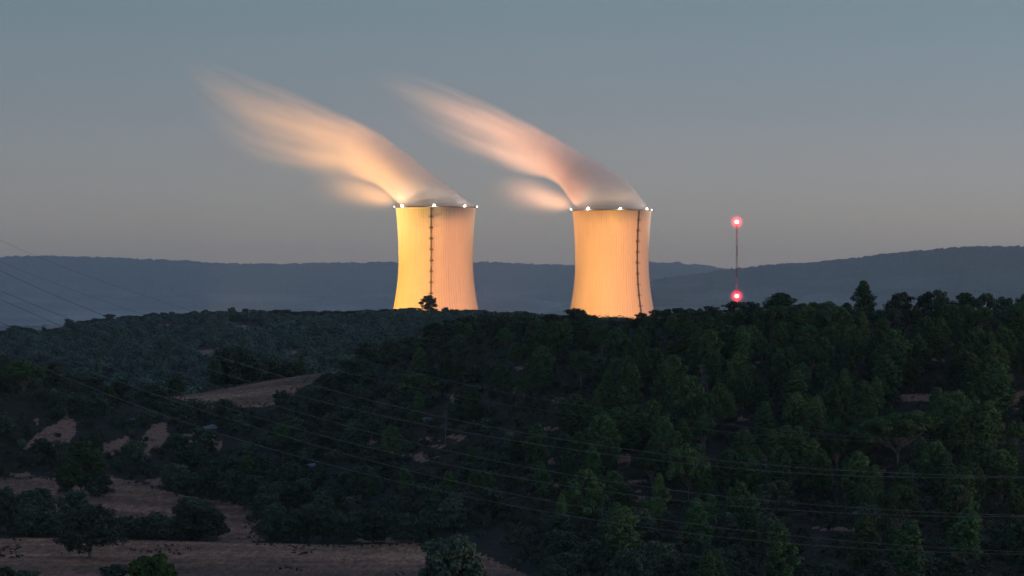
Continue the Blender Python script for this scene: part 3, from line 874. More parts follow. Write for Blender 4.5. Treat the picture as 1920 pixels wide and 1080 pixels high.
def pine_parts(seed, h, w, style):
    rs = np.random.RandomState(seed)
    lean = rs.uniform(-0.05, 0.05, 2) * h
    def axis(z): return np.array([lean[0] * (z / h) ** 1.5, lean[1] * (z / h) ** 1.5, z])
    cents, rads = [], []
    wood = Geo()
    trunk_pts = [axis(z) for z in np.linspace(-0.4, h * 0.93, 9)]
    wood.tube(trunk_pts, np.linspace(0.024 * h, 0.004 * h, 9), 7)
    if style == 'umbrella':
        for br in range(26):
            a = rs.uniform(0, 2 * math.pi); rr0 = w * 0.5 * rs.uniform(0.25, 0.95) ; zt = h * rs.uniform(0.62, 0.95) * (1 - 0.16 * (rr0 / (w * .5)) ** 2)
            z0 = h * rs.uniform(0.22, 0.5)
            e = np.array([math.cos(a) * rr0, math.sin(a) * rr0, zt])
            st = axis(z0)
            mid = st * 0.45 + e * 0.55 + np.array([0, 0, -0.04 * h])
            wood.tube([st, mid, e], [0.012 * h, 0.008 * h, 0.003 * h], 5)
            for k in range(4):
                cents.append(e + rs.normal(size=3) * np.array([0.09, 0.09, 0.035]) * h); rads.append(h * rs.uniform(0.07, 0.12))
    else:
        n = {'cone': 60, 'round': 56, 'ragged': 46, 'column': 48}[style]
        base = {'cone': 0.16, 'round': 0.22, 'ragged': 0.12, 'column': 0.12}[style]
        for k in range(n):
            q = (k + rs.uniform(0, 1)) / n
            if style == 'cone': prof = (1 - q) ** 0.55 * min(1, 0.55 + q * 2.2)
            elif style == 'round': prof = math.sin(math.pi * min(1, 0.22 + q * 0.76)) ** 0.6
            elif style == 'column': prof = (1 - q ** 2.2) * min(1, 0.5 + q * 3) * 0.8
            else: prof = (1 - q) ** 0.6 * (0.5 + 0.65 * rs.uniform())
            z = h * (base + (0.97 - base) * q)
            a = k * 2.399 + rs.uniform(-0.5, 0.5)
            rr0 = w * 0.5 * prof * rs.uniform(0.35, 0.92)
            c = axis(z) + np.array([math.cos(a) * rr0, math.sin(a) * rr0, 0])
            cents.append(c); rads.append(h * rs.uniform(0.065, 0.11) * (1.0 if q < 0.85 else 0.7))
            if k % 2 == 0:
                st = axis(max(z - 0.10 * h - rr0 * 0.2, 0.05 * h))
                wood.tube([st, (st + c) / 2 + np.array([0, 0, 0.01 * h]), c], [0.007 * h, 0.005 * h, 0.002 * h], 4)
    lv, lf = leaves(rs, cents, rads, 78 if style != 'umbrella' else 80, 0.030 * h ** 0.5 * 1.15 * (h / 7) ** 0.3 * 1.05 + 0.10, 0.8, 0.6, 2.2)
    return wood, lv, lf

def oak_parts(seed, h, w, low=0.12, lobes=26, trunk=0.28, per=110, rough=1.0):
    rs = np.random.RandomState(seed)
    wood = Geo()
    cents, rads = [], []
    th = h * trunk
    wood.tube([(0, 0, -0.4), (rs.uniform(-.1, .1), rs.uniform(-.1, .1), th * 0.6), (rs.uniform(-.2, .2), rs.uniform(-.2, .2), th * 1.2)], [0.05 * h, 0.038 * h, 0.03 * h], 8)
    for k in range(lobes):
        q = (k + 0.5) / lobes
        zz = h * (low + (1 - low) * (0.18 + 0.72 * q))
        prof = math.sqrt(max(0.05, 1 - ((q - 0.32) / 0.72) ** 2))
        a = k * 2.399 + rs.uniform(-0.6, 0.6)
        rr0 = w * 0.5 * prof * rs.uniform(0.35, 0.80)
        c = np.array([math.cos(a) * rr0, math.sin(a) * rr0, zz + rs.uniform(-.06, .06) * h * rough])
        r = min(h, w) * rs.uniform(0.13, 0.23)
        st = np.array([0, 0, th])
        if k % 2 == 0: wood.tube([st, st * 0.4 + c * 0.6, c], [0.02 * h, 0.012 * h, 0.004 * h], 5)
        # small tufts over each lobe
        for j in range(5):
            d = rs.normal(size=3); d /= np.linalg.norm(d); d[2] = abs(d[2]) * 0.8 - 0.2
            cents.append(c + d * r * 0.72); rads.append(r * rs.uniform(0.35, 0.6))
        cents.append(c); rads.append(r * 0.8)
    lv, lf = leaves(rs, cents, rads, per // 5, 0.20 + 0.012 * h, 0.85, 0.5, 1.4)
    return wood, lv, lf

def make_tree(kind, name, parts, leafm, barkm):
    wood, lv, lf = parts
    root = empty(name, (0, -500, -200))
    tk = wood.build("trunk", barkm, root, smooth=True)
    cr_ = mesh_np("crown", lv, lf, leafm, root)
    return root, tk, cr_

PROTO = {}
def proto(key, name, parts, leafm, barkm, h, w):
    root, tk, cr_ = make_tree(key, name, parts, leafm, barkm)
    PROTO[key] = dict(root=root, kids=(tk, cr_), h=h, w=w, used=False, name=name)

for i, (st, hh, ww) in enumerate([('cone', 7.5, 4.2), ('cone', 7.0, 3.6), ('round', 7.0, 4.6), ('round', 6.4, 4.4), ('ragged', 7.6, 4.4), ('column', 7.4, 3.0), ('cone', 6.2, 3.8)]):
    proto(f"pine{i}", "pine_tree", pine_parts(100 + i, hh, ww, st), M_pine, M_bark if i % 3 == 2 else M_barkd, hh, ww)
proto("umbrella", "pine_tree", pine_parts(140, 8.5, 8.5, 'umbrella'), M_pine, M_bark, 8.5, 8.5)
proto("umbrella2", "pine_tree", pine_parts(141, 6.5, 6.5, 'umbrella'), M_pine, M_bark, 6.5, 6.5)
for i, (hh, ww) in enumerate([(4.2, 4.6), (3.6, 4.4), (4.6, 4.0), (3.2, 3.8), (5.0, 5.2)]):
    proto(f"oak{i}", "holm_oak", oak_parts(200 + i, hh, ww, 0.0, 27, 0.2, 105), M_oak, M_barkd, hh, ww)
proto("bigoak", "holm_oak", oak_parts(230, 7.0, 10.0, 0.10, 54, 0.28, 170), M_oak, M_bark, 7.0, 10.0)
def dead_parts(seed, h):
    rs = np.random.RandomState(seed); wood = Geo()
    wood.tube([(0, 0, -0.4), (0.1, 0, h * 0.4), (-0.1, 0.1, h * 0.75), (0.1, 0, h)], [0.10, 0.08, 0.05, 0.015], 6)
    tw = Geo()
    for k in range(34):
        z = h * rs.uniform(0.25, 0.95); a = rs.uniform(0, 6.28); L = h * 0.26 * (1.15 - z / h) + 0.3
        e = np.array([math.cos(a) * L, math.sin(a) * L, z + L * rs.uniform(-0.1, 0.5)])
        m_ = np.array([0, 0, z]) * 0.5 + e * 0.5 + [0, 0, 0.08]
        tw.tube([(0, 0, z), m_, e], [0.035, 0.025, 0.01], 4)
        for j in range(3):
            tw.tube([m_ * (1 - j * .3) + e * j * .3, e + rs.normal(size=3) * L * 0.35], [0.016, 0.006], 3)
    return wood, np.concatenate(tw.v), np.concatenate(tw.f)
M_dead = flat_mat("dead_grey_wood", (0.16, 0.15, 0.16), 0.95, noise=0.3)
proto("dead", "dead_tree", dead_parts(250, 5.5), M_dead, M_dead, 5.5, 3.0)
proto("dense", "holm_oak", oak_parts(260, 4.6, 5.6, 0.0, 46, 0.2, 230, 0.4), M_oak, M_barkd, 4.6, 5.6)
proto("green", "green_bush", oak_parts(240, 3.4, 4.6, 0.0, 44, 0.2, 200, 0.2), M_bright, M_barkd, 3.4, 4.6)

def place(key, X, Y, Z, h, w, rz, label, cat, group):
    P = PROTO[key]
    if P['used']:
        r = P['root'].copy(); COL.objects.link(r)
        for k in P['kids']:
            c = k.copy(); COL.objects.link(c); c.parent = r
    else:
        r = P['root']; P['used'] = True
    sx = w / P['w']; sz = h / P['h']
    r.location = (X, Y, Z); r.rotation_euler = (0, 0, rz); r.scale = (sx, sx, sz)
    for k in ("label", "category", "group"):
        if k in r: del r[k]
    tag(r, label, cat, group)
    return r

RNG = random.Random(5)
occupied = []
def put(key, u, vtop, vbase, wpx, label, D=None, group=None, cat=None):
    """a single tree known from the photograph: its foot on the ground, its top as high as seen"""
    if D is None: D = find_D(u, vbase)
    X = (u - 960) / F * D
    Z = float(ground_z(X, D))
    h = (-(vtop - EYE) / F * D) - Z
    w = wpx / F * D
    h = max(h, 0.35 * w)
    P = PROTO[key]
    nm = P['name']
    cat = cat or {"dead_tree": "dead tree", "pine_tree": "pine tree", "holm_oak": "holm oak", "green_bush": "bush"}[nm]
    occupied.append((X, D, w * 0.42))
    return place(key, X, D, Z - 0.15, h * 1.03, w * 1.05, RNG.uniform(0, 6.28), label, cat, group)

G_SKY = "trees along the crest of the main hill"
G_LSKY = "trees along the crest of the left spur"
G_FLD = "trees and bushes round the fields"
# the main hill's skyline
for u, vt, w, key, lab in [
    (1080, 578, 64, "oak0", "round holm oak before the left foot of the farther cooling tower"),
    (1120, 594, 30, "oak1", "small holm oak just right of the round one under the farther tower"),
    (1149, 600, 26, "oak3", "tiny holm oak in the dip before the middle of the farther tower"),
    (1178, 595, 24, "oak2", "small holm oak before the farther tower, left of its ladder foot"),
    (1203, 586, 34, "oak4", "holm oak at the foot of the farther tower's ladder"),
    (1238, 580, 52, "oak0", "wide holm oak just right of the farther cooling tower"),
    (1268, 577, 46, "oak3", "flat topped holm oak, second to the right of the farther tower"),
    (1300, 577, 54, "oak1", "low holm oak on the skyline midway between tower and mast"),
    (1336, 574, 44, "oak2", "low holm oak on the skyline just left of the beacon mast"),
    (1381, 566, 66, "oak4", "round holm oak right under the lower red beacon lamp"),
    (1413, 566, 38, "oak2", "narrow holm oak on the skyline just right of the beacon mast"),
    (1462, 549, 84, "pine0", "broad pointed pine on the skyline, first tall one right of the mast"),
    (1499, 569, 36, "oak2", "dark holm oak tucked against the broad pointed skyline pine"),
    (1524, 566, 40, "pine3", "rounded pine on the skyline, second from the broad pointed pine"),
    (1552, 565, 46, "oak0", "rounded oak on the skyline left of the tallest pine"),
    (1583, 567, 36, "pine6", "small pine on the skyline just left of the tallest one"),
    (1622, 526, 58, "pine4", "tallest pine on the skyline, ragged branches on its left flank"),
    (1690, 550, 62, "oak4", "big round holm oak on the skyline right of the tallest pine"),
    (1737, 548, 36, "oak2", "left one of the two joined round oaks on the skyline"),
    (1764, 545, 38, "oak2", "right one of the two joined round oaks on the skyline"),
    (1808, 549, 52, "pine2", "light green rounded pine on the skyline right of the joined oaks"),
    (1848, 549, 52, "oak1", "wide twiggy oak on the skyline, third from the right edge"),
    (1886, 557, 46, "oak0", "dark oak on the skyline, second from the right edge"),
    (1922, 552, 34, "oak2", "dark oak cut by the right edge on the skyline"),
    (1035, 588, 66, "pine0", "pointed pine on the crest left of the farther cooling tower"),
    (983, 584, 56, "oak0", "dark holm oak on the crest midway between the towers"),
    (948, 586, 52, "oak4", "holm oak on the crest just right of the nearer cooling tower"),
    (912, 586, 46, "oak1", "holm oak on the crest below the nearer tower's right edge"),
    (872, 592, 58, "oak0", "dark holm oak on the crest below the nearer cooling tower"),
    (816, 604, 62, "pine2", "tall pine at the left shoulder of the main hill's crest"),
    (846, 600, 46, "oak2", "dark holm oak beside the tall pine on the left shoulder"),
    (750, 642, 52, "oak3", "low holm oak on the falling crest left of the shoulder pine"),
    (690, 640, 56, "oak4", "round oak near the left end of the main hill's crest"),
    (722, 650, 36, "pine6", "small pine between two oaks near the crest's left end"),
    (652, 672, 40, "oak1", "last low oak where the crest meets the bare top field"),
]:
    cD = crest_D(u)
    put(key, u, vt, 0, w * 1.08, lab, D=cD + (2 if vt < 590 else 0), group=G_SKY)
rs0 = np.random.RandomState(3)
for u in np.arange(1072, 1945, 24.0):
    u = u + rs0.uniform(-6, 6)
    where = "under the farther tower" if u < 1235 else "between tower and mast" if u < 1375 else "between mast and tallest pine" if u < 1615 else "right of the tallest pine"
    put(["oak0", "oak1", "oak3", "oak4"][rs0.randint(4)], u, float(np.interp(u, [1060, 1130, 1230, 1300, 1400, 1500, 1950], [590, 607, 604, 588, 584, 582, 578])) + rs0.uniform(-3, 6), 0, rs0.uniform(34, 50),
        f"low dark oak filling the crest row {where}", D=crest_D(u) - rs0.uniform(2, 9), group=f"low oaks of the crest row {where}")
# the left spur
for u, vt, w, key, lab, vb in [
    (4, 666, 60, "oak4", "dark oak cut by the left edge on the spur's crest", None),
    (44, 678, 76, "umbrella2", "umbrella pine with a pale trunk near the left edge of the spur", 745),
    (92, 679, 62, "oak2", "dark oak behind the umbrella pine on the spur", None),
    (130, 700, 50, "oak3", "low dark oak right of the spur's umbrella pine", None),
    (170, 700, 74, "oak1", "wide oak in the middle of the spur's crest", None),
    (222, 711, 40, "oak0", "oak right of the bright green bush on the spur", None),
    (207, 725, 20, "green", "small bright green bush on the spur's crest", 748),
    (262, 735, 42, "oak3", "low oak near the right end of the spur", None),
    (300, 738, 36, "oak1", "low oak at the edge of the bare saddle", None),
    (330, 707, 38, "pine3", "lone rounded pine at the left tip of the bare top field", 744),
]:
    put(key, u, vt, vb, w, lab, D=None if vb else crest_D(u, 740, 900), group=G_LSKY)
# beyond the top field
for u, vt, w, key, lab in [
    (440, 651, 92, "dense", "big dark round oak standing behind the bare top field"),
    (500, 668, 70, "dense", "dark oak joined to the big round one behind the top field"),
    (474, 672, 60, "oak1", "oak filling the gap beside the big round one behind the top field"),
    (545, 680, 48, "oak3", "low dark oak behind the top field's right half"),
    (564, 668, 26, "pine5", "narrow pine at the right end of the clump behind the top field"),
    (405, 672, 40, "oak2", "oak at the left flank of the big round one behind the top field"),
]:
    put(key, u, vt, 0, w, lab, D=crest_D(u, 850, 960) + 6, group="trees behind the bare top field")
# round the fields
for u, vt, vb, w, key, lab in [
    (170, 953, 1047, 140, "bigoak", "lone broad oak with a visible trunk on the lower field"),
    (152, 828, 930, 96, "pine2", "big rounded pine standing on the upper field's far side"),
    (125, 885, 925, 50, "oak1", "low oak at the left foot of the big rounded field pine"),
    (185, 890, 932, 60, "oak3", "low oak at the right foot of the big rounded field pine"),
    (372, 946, 1013, 104, "dense", "large bush right of the hedge between the two fields"),
    (325, 968, 1012, 60, "oak1", "bush joined to the large one at the hedge's right end"),
    (283, 966, 1008, 60, "oak3", "dark bush between the lone oak and the large bush"),
    (248, 974, 1008, 56, "oak0", "dark bush just right of the lone oak's crown"),
    (14, 915, 1000, 56, "oak2", "tall dark oak in the hedge at the left edge"),
    (50, 946, 1004, 70, "oak4", "second oak from the left in the field hedge"),
    (95, 957, 1006, 70, "oak0", "third oak from the left in the field hedge"),
    (128, 958, 1006, 44, "oak1", "hedge oak behind the lone oak's left side"),
    (845, 1006, 1128, 126, "dense", "big rounded bush at the bottom edge, right of the lower field"),
    (287, 1040, 1118, 98, "green", "bright green rounded bush at the bottom edge"),
    (215, 1058, 1118, 72, "oak3", "dark bush left of the bright green one at the bottom"),
    (10, 1060, 1110, 46, "oak1", "dark bush in the bottom left corner"),
    (50, 1068, 1115, 56, "oak3", "low bush beside the bottom left corner one"),
    (516, 946, 1013, 64, "oak4", "rounded oak at the inner tip of the upper field"),
    (560, 955, 1015, 60, "oak0", "oak right of the one at the upper field's tip"),
    (605, 940, 1016, 64, "oak2", "tall oak above the lower field's far edge"),
    (650, 958, 1018, 62, "oak1", "greyish oak above the lower field's far edge"),
    (700, 952, 1018, 74, "dense", "broad bluish grey oak above the lower field's far edge"),
    (755, 962, 1018, 58, "oak3", "oak right of the broad greyish one by the lower field"),
    (800, 955, 1020, 56, "oak0", "oak behind the big rounded bottom bush"),
    (350, 882, 926, 62, "oak1", "oak at the upper field's curved far edge"),
    (395, 878, 936, 66, "oak4", "large oak at the upper field's curved far edge"),
    (440, 880, 944, 64, "oak0", "oak near the inner curve of the upper field's far edge"),
    (478, 890, 956, 60, "oak2", "tall oak where the upper field narrows"),
    (500, 905, 975, 50, "oak3", "oak low beside the narrow tip of the upper field"),
    (1684, 768, 880, 128, "umbrella", "spreading pine with a pale forked trunk amid the right slope"),
    (800, 690, 742, 110, "umbrella2", "broad open crowned pine below the left shoulder of the main hill") if False else
    (785, 702, 762, 70, "umbrella2", "broad open crowned pine below the left shoulder of the main hill"),
    (700, 878, 935, 34, "pine0", "small light green pine in the scrub above the lower field"),
    (762, 872, 930, 36, "pine6", "small pine in the scrub, right of a similar one"),
    (1316, 676, 760, 26, "dead", "grey leafless tree on the slope below the beacon mast, highest of the bare ones"),
    (1322, 770, 838, 34, "dead", "grey leafless tree on the slope, straight below the other bare tree"),
    (1436, 852, 936, 40, "dead", "pale leafless tree between the upper and the middle cable pair"),
    (1288, 855, 915, 30, "dead", "thin leafless tree left of the pale one between the cable pairs"),
    (1712, 875, 940, 30, "dead", "leafless tree just below the spreading forked pine"),
    (835, 762, 830, 26, "dead", "small leafless tree on the slope left of the towers' gap"),
    (915, 888, 950, 28, "pine5", "narrow light green pine low on the main slope"),
]:
    put(key, u, vt, vb, w, lab, group=G_FLD if vb > 885 else "trees on the main slope")

# ---- the slopes: pines and oaks, spread by where the photograph has them
def dens_pine(u, v):
    a = np.interp(u, [500, 640, 800, 950, 1100, 1300, 1920], [0.02, .06, .12, .22, .65, 1.0, 1.0])
    b = np.interp(v, [600, 640, 700, 850, 960, 1010, 1080], [.8, 1.0, 1.0, 1.0, .7, .25, .12])
    return a * b
def zone(u, v):
    up = 'upper' if v < 690 else 'middle' if v < 840 else 'lower'
    for lim, s in ((380, "left spur"), (640, "slope below the bare top field"), (860, "slope left of the nearer tower"), (1050, "slope between the two towers"), (1230, "slope below the farther tower"),
                   (1400, "slope below the beacon mast"), (1560, "slope below the pointed skyline pine"), (1720, "slope below the tallest skyline pine"), (3000, "slope towards the right edge")):
        if u < lim: return up, s
rs = np.random.RandomState(11)
pines, oaks, tries = [], [], 0
def free(X, Y, r):
    for (a, b, c) in occupied:
        if (a - X) ** 2 + (b - Y) ** 2 < (c + r) ** 2: return False
    return True
def sky_line(u):
    return float(np.interp(u, [-50, 0, 40, 100, 170, 260, 330, 400, 560, 640, 690, 750, 815, 870, 950, 1035, 1080, 1110, 1120, 1205, 1215, 1240, 1330, 1400, 1440, 1500, 1920],
                           [676, 674, 684, 690, 708, 738, 745, 742, 712, 690, 652, 650, 622, 600, 592, 600, 592, 604, 612, 612, 596, 590, 582, 580, 572, 574, 568]))
NP, NO = 280, 262
while tries < 60000 and (len(pines) < NP or len(oaks) < NO):
    tries += 1
    Y = rs.uniform(505, 905); u = rs.uniform(-30, 1950)
    X = (u - 960) / F * Y
    Z = float(ground_z(X, Y)); v = EYE - Z / Y * F
    if v > 1110 or v < 600: continue
    if u > 640 and Y > crest_D(u) + 4: continue
    if u <= 640 and Y > crest_D(u, 740, 900) + 3: continue
    uu, vv = np.array([u]), np.array([v])
    if field_at(uu, vv + 3, np.array([Y]))[0] or field_at(uu, vv - 8, np.array([Y]))[0] or (v > 1000 and u < 1000): continue
    if 640 > u > 300 and Y > 800 and v < 765 and field_at(uu, vv - 18, np.array([Y]))[0]: continue
    bare = any(bare_at(uu, vv - k, np.array([Y]))[0] for k in (0, 10, 22))
    if bare and rs.uniform() < 0.85: continue
    if rs.uniform() < dens_pine(u, v):
        if len(pines) >= NP: continue
        h = rs.uniform(4.4, 8.4) * (0.8 if u < 1000 else 1); w = h * rs.uniform(0.52, 0.82)
        h = min(h, -(sky_line(u) - EYE) / F * Y - Z)
        if h < 2.6: continue
        w = min(w, h * 0.75)
        if not free(X, Y, w * 0.22): continue
        pines.append((X, Y, Z, h, w, u, v)); occupied.append((X, Y, w * 0.26))
    else:
        if len(oaks) >= NO: continue
        if rs.uniform() > np.interp(u, [0, 600, 1000, 1920], [1, 1, .9, .5]): continue
        h = rs.uniform(1.9, 4.6); w = h * rs.uniform(0.95, 1.5)
        if not free(X, Y, w * 0.3): continue
        oaks.append((X, Y, Z, h, w, u, v)); occupied.append((X, Y, w * 0.3))

def label_zone(items, noun, tint):
    """labels: size, breadth and place tell the trees apart; look-alikes share theirs inside their group"""
    zones = {}
    for i, it in enumerate(items): zones.setdefault(zone(it[5], it[6]), []).append(i)
    labs, grp = [None] * len(items), [None] * len(items)
    for (up, s), ids in zones.items():
        place_ = f"{up} {s}" if s.startswith("slope") else f"{up} flank of the {s}"
        for i in ids: grp[i] = f"{noun}s on the {place_}"
        if len(ids) == 1: labs[ids[0]] = f"only {noun} on the {place_}"; continue
        o = sorted(ids, key=lambda i: items[i][3])
        rest = list(ids)
        def take(i, txt):
            labs[i] = txt; rest.remove(i)
        take(o[-1], f"tallest {noun} on the {place_}")
        for f, txt in ((lambda i: items[i][5], "leftmost"), (lambda i: -items[i][5], "rightmost"), (lambda i: -items[i][6], "lowest standing"), (lambda i: items[i][6], "highest standing"),
                       (lambda i: items[i][4] / items[i][3], "narrowest"), (lambda i: -items[i][4] / items[i][3], "broadest"), (lambda i: items[i][3], "smallest")):
            if rest: take(min(rest, key=f), f"{txt} {noun} on the {place_}")
        us_ = sorted(items[i][5] for i in ids)
        for i in rest:
            sz = "tall" if items[i][3] > items[o[len(o) * 2 // 3]][3] else "small" if items[i][3] < items[o[len(o) // 3]][3] else "middling"
            br = "broad" if items[i][4] / items[i][3] > (0.67 if noun == "pine" else 1.22) else "narrow"
            third = "left" if items[i][5] < us_[len(us_) // 3] else "right" if items[i][5] > us_[len(us_) * 2 // 3] else "middle"
            labs[i] = f"{sz} {br} {noun}, {third} third of the {place_}"
    return labs, grp
pl, pg = label_zone(pines, "pine", "dark green")
for i, (X, Y, Z, h, w, u, v) in enumerate(pines):
    place("umbrella2" if rs.uniform() < 0.07 else f"pine{[0, 1, 2, 2, 3, 3, 4, 5, 6][rs.randint(0, 9)]}", X, Y, Z - 0.15, h, w, rs.uniform(0, 6.28), pl[i], "pine tree", pg[i])
oaks.sort(key=lambda q: -q[3] / q[1])
thicket, oaks = oaks[135:], oaks[:135]
ol, og = label_zone(oaks, "holm oak", "dark")
for i, (X, Y, Z, h, w, u, v) in enumerate(oaks):
    place(f"oak{rs.randint(0, 5)}", X, Y, Z - 0.2, h, w, rs.uniform(0, 6.28), ol[i], "holm oak", og[i])

# ---- scrub that nobody could count
def scatter_mesh(name, pts, hs, ws, per, size, mat, seed, flat=0.8):
    r_ = np.random.RandomState(seed)
    pts = np.asarray(pts); hs = np.asarray(hs); ws = np.asarray(ws)
    k = 5
    c = np.repeat(pts, k, 0); hh = np.repeat(hs, k); ww = np.repeat(ws, k)
    o = r_.normal(size=(len(c), 3)); o /= np.linalg.norm(o, axis=1)[:, None]
    c = c + o * np.stack([ww * 0.28, ww * 0.28, hh * 0.22], 1) + np.stack([hh * 0, hh * 0, hh * 0.45], 1)
    rad = np.minimum(hh, ww) * 0.36
    # leaf size follows the shrub's size
    sc = np.repeat(np.minimum(hs, ws), k)
    org = np.repeat(pts + np.stack([hs * 0, hs * 0, hs * 0.25], 1), k, 0)
    lv, lf = leaves(r_, c, rad, per, size, flat, 0.3, 1.5, org=org)
    tint = np.repeat(r_.uniform(-0.45, 0.6, len(pts)), k * per * 3)
    return mesh_np(name, lv, lf, mat, attrs={"tint": tint})

tq = np.array([q[:5] for q in thicket])
tag(scatter_mesh("thicket", tq[:, :3] - [0, 0, 0.2], tq[:, 3], tq[:, 4], 70, 0.26, M_oak, 61), "dense dark thicket of low oaks between the single trees on the slopes", "thicket", kind="stuff")
def scrub(n, seed, hr, name, mat, label, size, per, barefac):
    r_ = np.random.RandomState(seed)
    Y = r_.uniform(500, 905, n * 3); u = r_.uniform(-40, 1960, n * 3)
    X = (u - 960) / F * Y; Z = ground_z(X, Y); v = EYE - Z / Y * F
    fl = field_at(u, v + 1, Y) | field_at(u, v - 4, Y) | ((v > 1012) & (u < 950))
    br = bare_at(u, v, Y)
    top = (field_at(u, v - 14, Y) | field_at(u, v - 7, Y)) & (Y > 780)
    ok = ~fl & ~top & (v < 1120) & (v > 600) & (~br | (r_.uniform(size=len(u)) < barefac))
    pts = np.stack([X, Y, Z], 1)[ok][:n]
    hs = r_.uniform(*hr, len(pts)); ws = hs * r_.uniform(0.9, 1.8, len(pts))
    o = scatter_mesh(name, pts, hs, ws, per, size, mat, seed + 1)
    return tag(o, label, "undergrowth", kind="stuff")
scrub(4200, 21, (0.7, 2.5), "undergrowth", M_scrub, "low dark green scrub covering the slopes between the trees", 0.23, 26, 0.10)
scrub(1500, 23, (0.4, 1.2), "dry_undergrowth", M_scrubdry, "dry brownish twiggy scrub between the bushes on the slopes", 0.14, 8, 0.3)

# field stubble and weeds
r_ = np.random.RandomState(31)
n = 16000
Y = r_.uniform(490, 940, n); u = r_.uniform(-40, 1060, n)
X = (u - 960) / F * Y; Z = ground_z(X, Y); v = EYE - Z / Y * F
ok = field_at(u, v, Y) & (v < 1100)
p = np.stack([X, Y, Z + 0.05], 1)[ok]
M_straw = leaf_mat("dry_straw", (0.12, 0.09, 0.055), (0.26, 0.20, 0.13), 0.1)
lv, lf = leaves(r_, p, np.full(len(p), 0.22), 4, 0.09, 0.4, 0.2, 2.0)
tag(mesh_np("stubble", lv, lf, M_straw), "pale dry stubble standing on the ploughed fields", "stubble", kind="stuff")

# low weeds in loose patches over the fields and along their edges
n = 9000
Y = r_.uniform(500, 940, n); u = r_.uniform(-40, 1040, n)
X = (u - 960) / F * Y; Z = ground_z(X, Y); v = EYE - Z / Y * F
inside = field_at(u, v, Y) & (v < 1095)
edge_ = inside & (~field_at(u, v - 6, Y) | ~field_at(u, v + 7, Y) | ~field_at(u + 14, v, Y))
ok = (inside & (fbm(X / 7, Y / 30, 91, 3) > 0.52)) | (edge_ & (r_.uniform(size=n) < 0.55))
pw = np.stack([X, Y, Z], 1)[ok]
hw = r_.uniform(0.12, 0.42, len(pw))
tag(scatter_mesh("weeds", pw, hw, hw * r_.uniform(1.2, 2.6, len(pw)), 10, 0.12, M_scrub, 93), "low dark weeds scattered over the ploughed fields and their margins", "weeds", kind="stuff")

# ------------------------------------------------------------------ the middle ridge
r_ = np.random.RandomState(41)
n = 4600
Y = r_.uniform(1250, 2290, n); u = r_.uniform(-60, 1300, n)
X = (u - 960) / F * Y; Z = ground_z(X, Y)
vq = EYE - Z / Y * F
clear = (fbm(X / 26, Y / 60, 55, 3) > 0.46) | ridge_bare(u, vq + 3, Y) | ridge_bare(u, vq - 5, Y)
ok = ~clear & (ground_z(X, Y) > -60)
p = np.stack([X, Y, Z - 0.3], 1)[ok]
hs = r_.uniform(3.0, 7.0, len(p)); ws = hs * r_.uniform(1.0, 1.6, len(p))
up_ = uv_of(p[:, 0], p[:, 1], p[:, 2])[0]
lim = -(np.interp(up_, [0, 30, 60, 92, 130, 200, 300, 430, 560, 640, 740, 800, 900, 1010, 1100], [626, 618, 616, 627, 607, 600, 590, 583, 590, 589, 579, 582, 584, 588, 592]) - EYE) / F * p[:, 1] - p[:, 2]
hs = np.clip(np.minimum(hs, lim), 1.0, None)
half_ = r_.uniform(size=len(p)) < 0.80
tag(scatter_mesh("woods", p[half_], hs[half_], ws[half_], 34, 0.72, M_ridge, 43), "dark holm oak woods covering the hazy middle ridge", "woods", kind="stuff")
tag(scatter_mesh("woods", p[~half_], hs[~half_] * 1.2, ws[~half_], 34, 0.7, M_ridgepine, 44), "greener pine woods mixed into the hazy middle ridge", "woods", kind="stuff")
# trees standing up on its skyline
rid = [(803, 553, 34, "oak2", "lone tall tree standing before the foot of the nearer cooling tower"),
       (205, 588, 28, "oak3", "bare topped tree on the middle ridge's left skyline"),
       (128, 597, 22, "oak2", "small tree at the left step of the middle ridge"),
       (82, 612, 10, "oak2", "thin little tree in the notch of the middle ridge"),
       (28, 609, 40, "oak0", "round tree at the left edge of the middle ridge"),
       (435, 575, 18, "oak2", "small twiggy tree sticking up on the middle ridge's skyline"),
       (460, 577, 16, "oak1", "small tree beside the twiggy one on the middle ridge's skyline"),
       (835, 575, 16, "oak0", "low tree right of the lone tall one before the nearer tower")]
for u, vt, w, key, lab in rid:
    D = crest_D(u, 2050, 2400); X = (u - 960) / F * D; Z = float(ground_z(X, D))
    h = -(vt - EYE) / F * D - Z
    place(key, X, D, Z - 0.3, max(h, 2.0), w / F * D, rs.uniform(0, 6), lab, "holm oak", "trees on the middle ridge's skyline")
sky_prof = lambda u: np.interp(u, [0, 30, 60, 92, 130, 200, 300, 430, 560, 640, 740, 800, 900, 1010], [620, 612, 610, 621, 601, 594, 584, 578, 584, 583, 574, 577, 579, 583])
cnt = 0
for u in np.arange(-20, 1015, 15.5):
    u = u + rs.uniform(-4, 4)
    if any(abs(u - q[0]) < 9 for q in rid): continue
    D = crest_D(u, 2050, 2400) + rs.uniform(-12, 6); X = (u - 960) / F * D; Z = float(ground_z(X, D))
    h = -(float(sky_prof(u)) + rs.uniform(-1, 4) - EYE) / F * D - Z
    part_ = "left of the nearer tower" if u < 735 else "before the nearer tower" if u < 900 else "between the two towers"
    sub_ = "left part" if u < 250 else "middle part" if u < 500 else "stretch"
    place(f"oak{rs.randint(0, 5)}", X, D, Z - 0.3, max(h, 2.2), rs.uniform(20, 34) / F * D, rs.uniform(0, 6),
          f"small dark oak on the middle ridge's skyline, {sub_} {part_}", "holm oak", f"skyline oaks of the middle ridge, {sub_} {part_}")

# unused prototypes leave the scene
for P in PROTO.values():
    if not P['used']:
        for k in P['kids']: bpy.data.objects.remove(k)
        bpy.data.objects.remove(P['root'])

